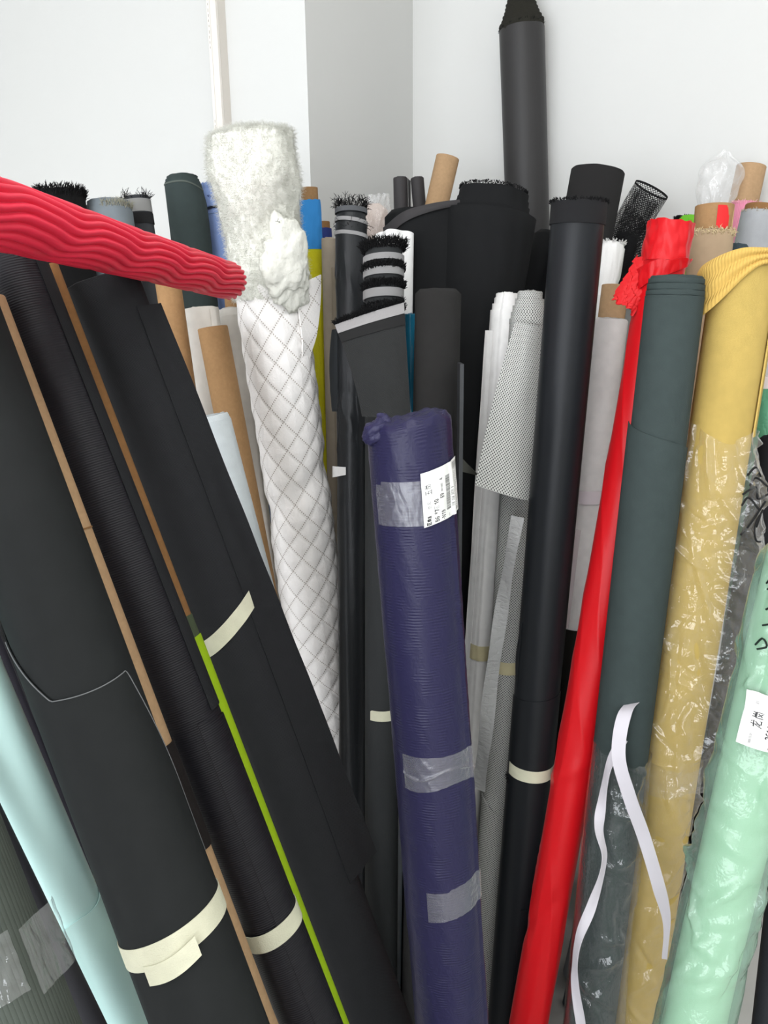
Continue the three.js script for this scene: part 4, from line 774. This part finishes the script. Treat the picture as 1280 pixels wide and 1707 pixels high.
// ================================================================ the mustard roll in its plastic
{
  const R = roll('JJ', 'fabric_roll', 'mustard yellow fleece roll wrapped in wrinkled clear plastic marked in black pen');
  const must = mat('#d7b968', { rough: 0.85, bump: 'velvet', bs: 0.0005, map: 'mottle' });
  body(R, 'fabric', must, { top: R.L - 0.01, edge: 0.006, core: 0.014, layers: 7, rough: 0.0012, disp: (p, h) => 0.001 * nz(p, h * 3, 81) });
  wrap(R, 'outer_edge', must, { p0: 46, p1: 150, y0: 1.17, y1: R.L - 0.02, off: d => 0.0022 + 0.0008 * Math.sin(d), th: 0.002, nu: 30, nv: 40 });
  // turned-over top flap
  wrap(R, 'turned_flap', mat('#cda95a', { rough: 0.85, bump: 'cord', bs: 0.0008 }), { p0: -128, p1: 70, y0: d => R.L - 0.088 + 0.075 * sm(-100, 10, d), y1: d => R.L + 0.004 - 0.022 * sm(-20, -120, d), off: (d, v) => 0.0035 + 0.018 * sm(-30, -115, d) * (1 - 0.5 * v) + 0.0018 * Math.sin(v * 16), nu: 60, nv: 40, th: 0.003, label: 'ribbed mustard flap turned over the top' });
  const y0 = 0.64, y1 = 1.178;
  const slFold = folds(150, 0.35, y0, y1, 0.010, 0.075, 0.008, 5), slFine = folds(200, 0.35, y0, y1, 0.004, 0.035, 0.005, 9);
  const sleeve = (p, h) => {
    const t = (h - y0) / (y1 - y0), bulge = sm(0.35, 1, Math.cos(p - 1.22));
    const gather = Math.exp(-(((t - 0.97) / 0.12) ** 2));
    return R.r + 0.0055 + bulge * 0.034 * (Math.sin(clamp(t * 1.05) * Math.PI) ** 0.7) + 0.003 * nz(p * 1.3, h * 9, 2) + slFold(p * 0.055, h) + slFine(p * 0.055, h) + 0.004 * gather * Math.sin(p * 9 + h * 30) + 0.008 * sm(0.35, 0.05, t) * (0.6 + 0.4 * nz(p * 2, h * 12, 3));
  };
  const slv = mesh('plastic_sleeve', gridGeo(150, 260, (u, v) => { const p = -Math.PI + u * TAU, h = mix(y0 + 0.008 * Math.sin(p * 2 + 1), y1 + 0.006 * Math.sin(p * 3) - 0.014 * Math.exp(-((p / 0.5) ** 2)), v), r = sleeve(p, h); return [r * Math.sin(p), h, r * Math.cos(p), p * 0.06, h]; }, true), plastic({ roughness: 0.13 }), R.g, 'wrinkled clear plastic sleeve');
  const lbFold = folds(140, 0.32, 0.03, 0.7, 0.007, 0.07, 0.008, 33);
  mesh('lower_bag', gridGeo(110, 200, (u, v) => { const p = -Math.PI + u * TAU, h = mix(0.03, 0.68, v), r = R.r + 0.003 + lbFold(p * 0.05, h) * sm(-1, -0.3, Math.sin(p)); return [r * Math.sin(p), h, r * Math.cos(p), p * 0.06, h]; }, true), plastic({ roughness: 0.15 }), R.g, 'clear plastic bag on the lower part');
  // pen writing on the plastic
  const pen = mat('#141414', { rough: 0.6 }), P = [];
  const line = pts => { const c = new THREE.CatmullRomCurve3(pts.map(([d, h]) => { const p = d * rad, r = sleeve(p, h) + 0.0016; return V3(r * Math.sin(p), h, r * Math.cos(p)); })); P.push(new THREE.TubeGeometry(c, 16, 0.0014, 5)); };
  const word = [[[10, 100], [45, 112], [80, 98]], [[14, 86], [60, 96], [90, 84]], [[8, 70], [40, 84], [52, 66], [86, 74]], [[2, 54], [34, 66], [60, 50]], [[64, 64], [56, 44], [28, 26], [4, 8], [18, 24]], [[78, 50], [52, 22], [44, 4], [66, 2]], [[88, 40], [66, 22]]];
  for (const l of word) line(l.map(([x, y]) => [19 + x * 0.27, 1.035 + y * 0.00088]));
  mesh('pen_marks', mergeGeometries(P), pen, slv, 'black handwritten pen strokes');
}
// ================================================================ mint green bags
const mint = new THREE.MeshPhysicalMaterial({ color: '#c2dfcf', roughness: 0.2, transmission: 0.8, thickness: 0, side: THREE.DoubleSide, bumpMap: TX.crinkle, bumpScale: 0.001, ior: 1.5 });
{
  const R = roll('KK', 'fabric_roll', 'pale fabric roll in a creased mint green bag with a white tag');
  const inner = mat('#ebeadc', { rough: 0.9, bump: 'fine', bs: 0.0003 });
  const r0 = R.r; R.r = r0 * 0.74; body(R, 'fabric', inner, { core: 0, disp: (p, h) => 0.002 * nz(p, h * 5, 3) }); R.r = r0;
  const kkFold = folds(110, 0.32, 0.6, 1.1, 0.007, 0.06, 0.008, 21), kkLong = folds(60, 0.32, 0, 0.8, 0.006, 0.14, 0.014, 51);
  const film = (p, h) => r0 - 0.004 + 0.003 * nz(p * 1.2, h * 7, 2) + kkFold(p * 0.05, h) + kkLong(p * 0.05, h) - 0.003 * Math.exp(-(((h - 0.955) / 0.014) ** 2));
  const gbag = mesh('green_bag', gridGeo(130, 240, (u, v) => { const p = -Math.PI + u * TAU, h = mix(0.02, R.L + 0.02, v), r = film(p, h) * (1 - 0.6 * sm(R.L - 0.03, R.L + 0.02, h)); return [r * Math.sin(p), h, r * Math.cos(p), p * 0.06, h]; }, true), mint, R.g, 'mint green translucent film');
  const Q = { ...R, r: r0 }; Q.rad = (p, h) => film(p, h);
  const lab = canvasTex(256, 512, (q, w, h) => {
    q.fillStyle = '#dddbd7'; q.fillRect(0, 0, w, h); q.save(); q.translate(0, h); q.rotate(-Math.PI / 2);
    q.strokeStyle = '#2a2a2a'; q.lineWidth = 7; strokes(q, 195, 56, 66, LONG); strokes(q, 274, 56, 64, GANG); q.fillStyle = '#111'; q.font = 'bold 60px sans-serif'; q.fillText('26148981', 110, 192);
    q.font = '26px sans-serif'; q.fillStyle = '#555'; q.fillText('61', 410, 80); q.font = 'bold 20px sans-serif'; q.fillText('1800-72-31', 30, 80); q.fillRect(20, 176, 40, 6); for (let k = 0; k < 12; k++) q.fillRect(40 + k * 22, 226, 14, 9);
    q.restore();
  });
  wrap(Q, 'paper_tag', new THREE.MeshPhysicalMaterial({ map: lab, roughness: 0.5 }), { p0: -58, p1: 0, y0: 0.876, y1: 0.938, off: 0.004, unit: true, nu: 20, nv: 8, th: 0.0004, parent: gbag, label: 'white paper tag printed 26148981' });
  const P = []; const line = pts => { const c = new THREE.CatmullRomCurve3(pts.map(([d, h]) => { const p = d * rad, r = film(p, h) + 0.002; return V3(r * Math.sin(p), h, r * Math.cos(p)); })); P.push(new THREE.TubeGeometry(c, 14, 0.0012, 5)); };
  line([[-70, 1.075], [-62, 1.08], [-50, 1.076]]); line([[-72, 1.058], [-60, 1.066], [-56, 1.055], [-68, 1.052]]); line([[-60, 1.03], [-50, 1.036]]); line([[-58, 1.012], [-48, 1.016]]); line([[-64, 0.988], [-54, 0.998], [-48, 0.99], [-60, 0.984]]);
  mesh('pen_marks', mergeGeometries(P), mat('#16221c', { rough: 0.6 }), gbag);
}
{
  const R = roll('KK2', 'fabric_roll', 'slim mint green bagged roll behind the mustard roll');
  body(R, 'fabric', mat('#e7dcd8', { rough: 0.8 }), { core: 0 });
  wrap(R, 'green_bag', mat('#5f9f7c', { rough: 0.3, bump: 'crinkle', bs: 0.0012 }), { y0: R.y0, y1: R.L - 0.018, off: (d, v, h) => 0.0015 + 0.0012 * nz(d * 0.06, h * 30, 3), nu: 60, nv: 80 });
}
body(roll('LK', 'fabric_roll', 'black cloth roll between the mustard roll and the mint bag'), 'fabric', mat('#1b1b1e', { rough: 0.8, bump: 'weave', bs: 0.0002 }), { edge: 0.006 });
body(roll('LK2', 'fabric_roll', 'short black roll on the far side of the mint bag'), 'fabric', mat('#1f2024', { rough: 0.7, bump: 'weave', bs: 0.0002 }), { edge: 0.006 });

// ================================================================ tops against the long wall
{
  const R = roll('MM', 'cardboard_tube', 'wide tan cardboard tube with a rounded end behind the pink roll', 'cardboard tube');
  tube(R, 'tube', M.cardPale, { r: R.r, ri: R.r * 0.8, crush: -0.001 });
}
{
  const R = roll('NN', 'fabric_roll', 'pink corduroy roll with a fuzzy rim in front of the tan tube');
  const pink = mat('#e58fa8', { rough: 0.9, bump: 'cord', bs: 0.0008 });
  body(R, 'fabric', pink, { core: 0.012 });
  fringe(R, 'frayed_rim', mat('#efb5bd', { rough: 1 }), { y: R.L - 0.002, n: 260, len: 0.006, rad: 0.0006, out: 0.9, curl: 0.7 });
}
{
  const R = roll('OO', 'fabric_roll', 'silver grey cloth roll on a brown tube above the mustard flap');
  tube(R, 'tube', M.cardDark, { r: R.r * 0.88, y0: R.L - 0.1, y1: R.L + 0.012 });
  body(R, 'fabric', mat('#a9abae', { rough: 0.6, bump: 'weave', bs: 0.0003, map: 'mottle' }), { core: R.r * 0.885, layers: 2, edge: 0.001, disp: (p, h) => 0.001 * nz(p * 2, h * 20, 3) });
  fringe(R, 'frayed_rim', mat('#b9b09c', { rough: 1 }), { y: R.L - 0.002, n: 160, len: 0.006, rad: 0.0005, out: 0.8, curl: 0.8 });
}
body(roll('PP', 'fabric_roll', 'slim dark slate roll between the khaki and mustard rolls'), 'fabric', mat('#39454b', { rough: 0.85, bump: 'weave' }), { edge: 0.004, core: 0 });
{
  const R = roll('QQ', 'fabric_roll', 'neon green fluffy roll behind the khaki roll');
  body(R, 'fabric', mat('#7ed33c', { rough: 0.95, bump: 'velvet', bs: 0.0008 }), { edge: 0.006, core: 0, disp: soft(0.003, 25) });
  fringe(R, 'pile', mat('#7ed33c', { rough: 1 }), { y: R.L - 0.006, n: 260, len: 0.005, rad: 0.0005, jitter: 0.008, out: 1 });
}
{
  const R = roll('RR', 'fabric_roll', 'black ruffled roll just behind the neon green roll');
  body(R, 'fabric', M.blackPile, { core: 0 });
  fringe(R, 'ruffle', M.blackFibre, { y: R.L - 0.002, n: 300, len: 0.007, rad: 0.0009, out: 1, curl: 0.9 });
}
{
  const R = roll('SR', 'fabric_roll', 'roll hidden in a billowing clear plastic bag against the wall');
  body(R, 'fabric', mat('#cfc4c4', { rough: 0.9 }), { core: 0, top: R.L - 0.05 });
  mesh('plastic_bag', gridGeo(120, 110, (u, v) => {
    const p = -Math.PI + u * TAU, h = mix(R.L - 0.2, R.L + 0.125, v), t = (h - R.L) / 0.125;
    const k = t < 0 ? 1 : 0.75 + 0.75 * Math.sin(clamp(t) * 2.2), close = 1 - 0.9 * sm(0.75, 1, t);
    const r = (R.r * k * close) + 0.006 * (ridge(p * 1.7 + t * 1.2, t * 2 + p * 0.4, 2) - 0.4) + 0.006 * nz(p * 2.4, t * 5, 7) * sm(-0.2, 0.3, t);
    return [Math.max(0.001, r) * Math.sin(p) - 0.004 + 0.008 * t, h + 0.012 * nz(p * 1.6, 2) * sm(0.5, 1, t), Math.max(0.001, r * 0.8) * Math.cos(p), p * 0.05, h];
  }, true), plastic({ roughness: 0.22, transmission: 0.88 }), R.g, 'billowing crumpled clear plastic');
}
{
  const R = roll('EE', 'mesh_roll', 'folded black net fabric roll leaning behind the red satin', 'mesh roll');
  const net = mat('#0e0e10', { rough: 0.7, alphaTest: 0.5, alphaMap: TX.net });
  const ng = (k, y0, y1, lean) => gridGeo(40, 30, (u, v) => { const p = -Math.PI + u * TAU, h = mix(y0, y1, v), r = R.r * k + 0.003 * nz(p * 1.4, h * 14, k * 9); return [r * Math.sin(p) * 1.1 + 0.32 * (h - R.L + 0.07), h + 0.01 * Math.sin(p) * -1, r * Math.cos(p) * 0.6, p * R.r, h]; }, true);
  mesh('net', ng(1, R.L - 0.22, R.L + 0.012, 0.004), net, R.g); mesh('net', ng(0.72, R.L - 0.22, R.L - 0.002, 0.004), net, R.g);
  mesh('net_fold', sheetGeo(20, 24, (u, v) => [mix(-0.03, 0.034, u) + 0.01 * v, R.L - 0.13 + v * 0.105 - 0.035 * u, 0.022 + 0.006 * Math.sin(u * 5) - 0.01 * v, u * 0.07, v * 0.1], 0.0006), net, R.g);
  mesh('net_fold', sheetGeo(20, 24, (u, v) => [0.014 + u * 0.04, R.L - 0.16 + v * (0.12 - 0.05 * u), 0.006 + 0.008 * Math.sin(u * 4 + v), u * 0.05, v * 0.1], 0.0006), net, R.g);
  mesh('net_hem', gridGeo(40, 1, (u, v) => { const p = -Math.PI + u * TAU, h = R.L + 0.009 + 0.004 * v, r = R.r + 0.001; return [r * Math.sin(p) * 1.1 + 0.32 * (h - R.L + 0.07), h - 0.01 * Math.sin(p), r * Math.cos(p) * 0.6]; }, true), mat('#0c0c0d', { rough: 0.8 }), R.g);
  const q = body(R, 'core', mat('#101012', { rough: 0.9, bump: 'weave', bs: 0.0004 }), { top: R.L - 0.085, core: 0, edge: 0.008, off: -0.008 });
}
body(roll('BK', 'fabric_roll', 'black cloth roll tucked between the tall vinyl roll and the foam roll'), 'fabric', blackCloth, { edge: 0.01, core: 0, disp: soft(0.004, 12) });

{ // a thin board on edge
  const R = place('board', 'thin dark grey board standing on edge beside the charcoal felt roll', 'board', V3(0.116, 0, -1.10), V3(0.113, 1.257, -1.139), 0.002);
  mesh('panel', boxGeo(0.0045, R.L - 0.004, 0.045, 0, R.L / 2 + 0.002, 0), mat('#3a3b3d', { rough: 0.55 }), R.g);
  mesh('edging', boxGeo(0.0055, R.L - 0.004, 0.002, 0, R.L / 2 + 0.002, 0.0235), mat('#3f4143', { rough: 0.55 }), R.g);
}
renderer.render(scene, camera);
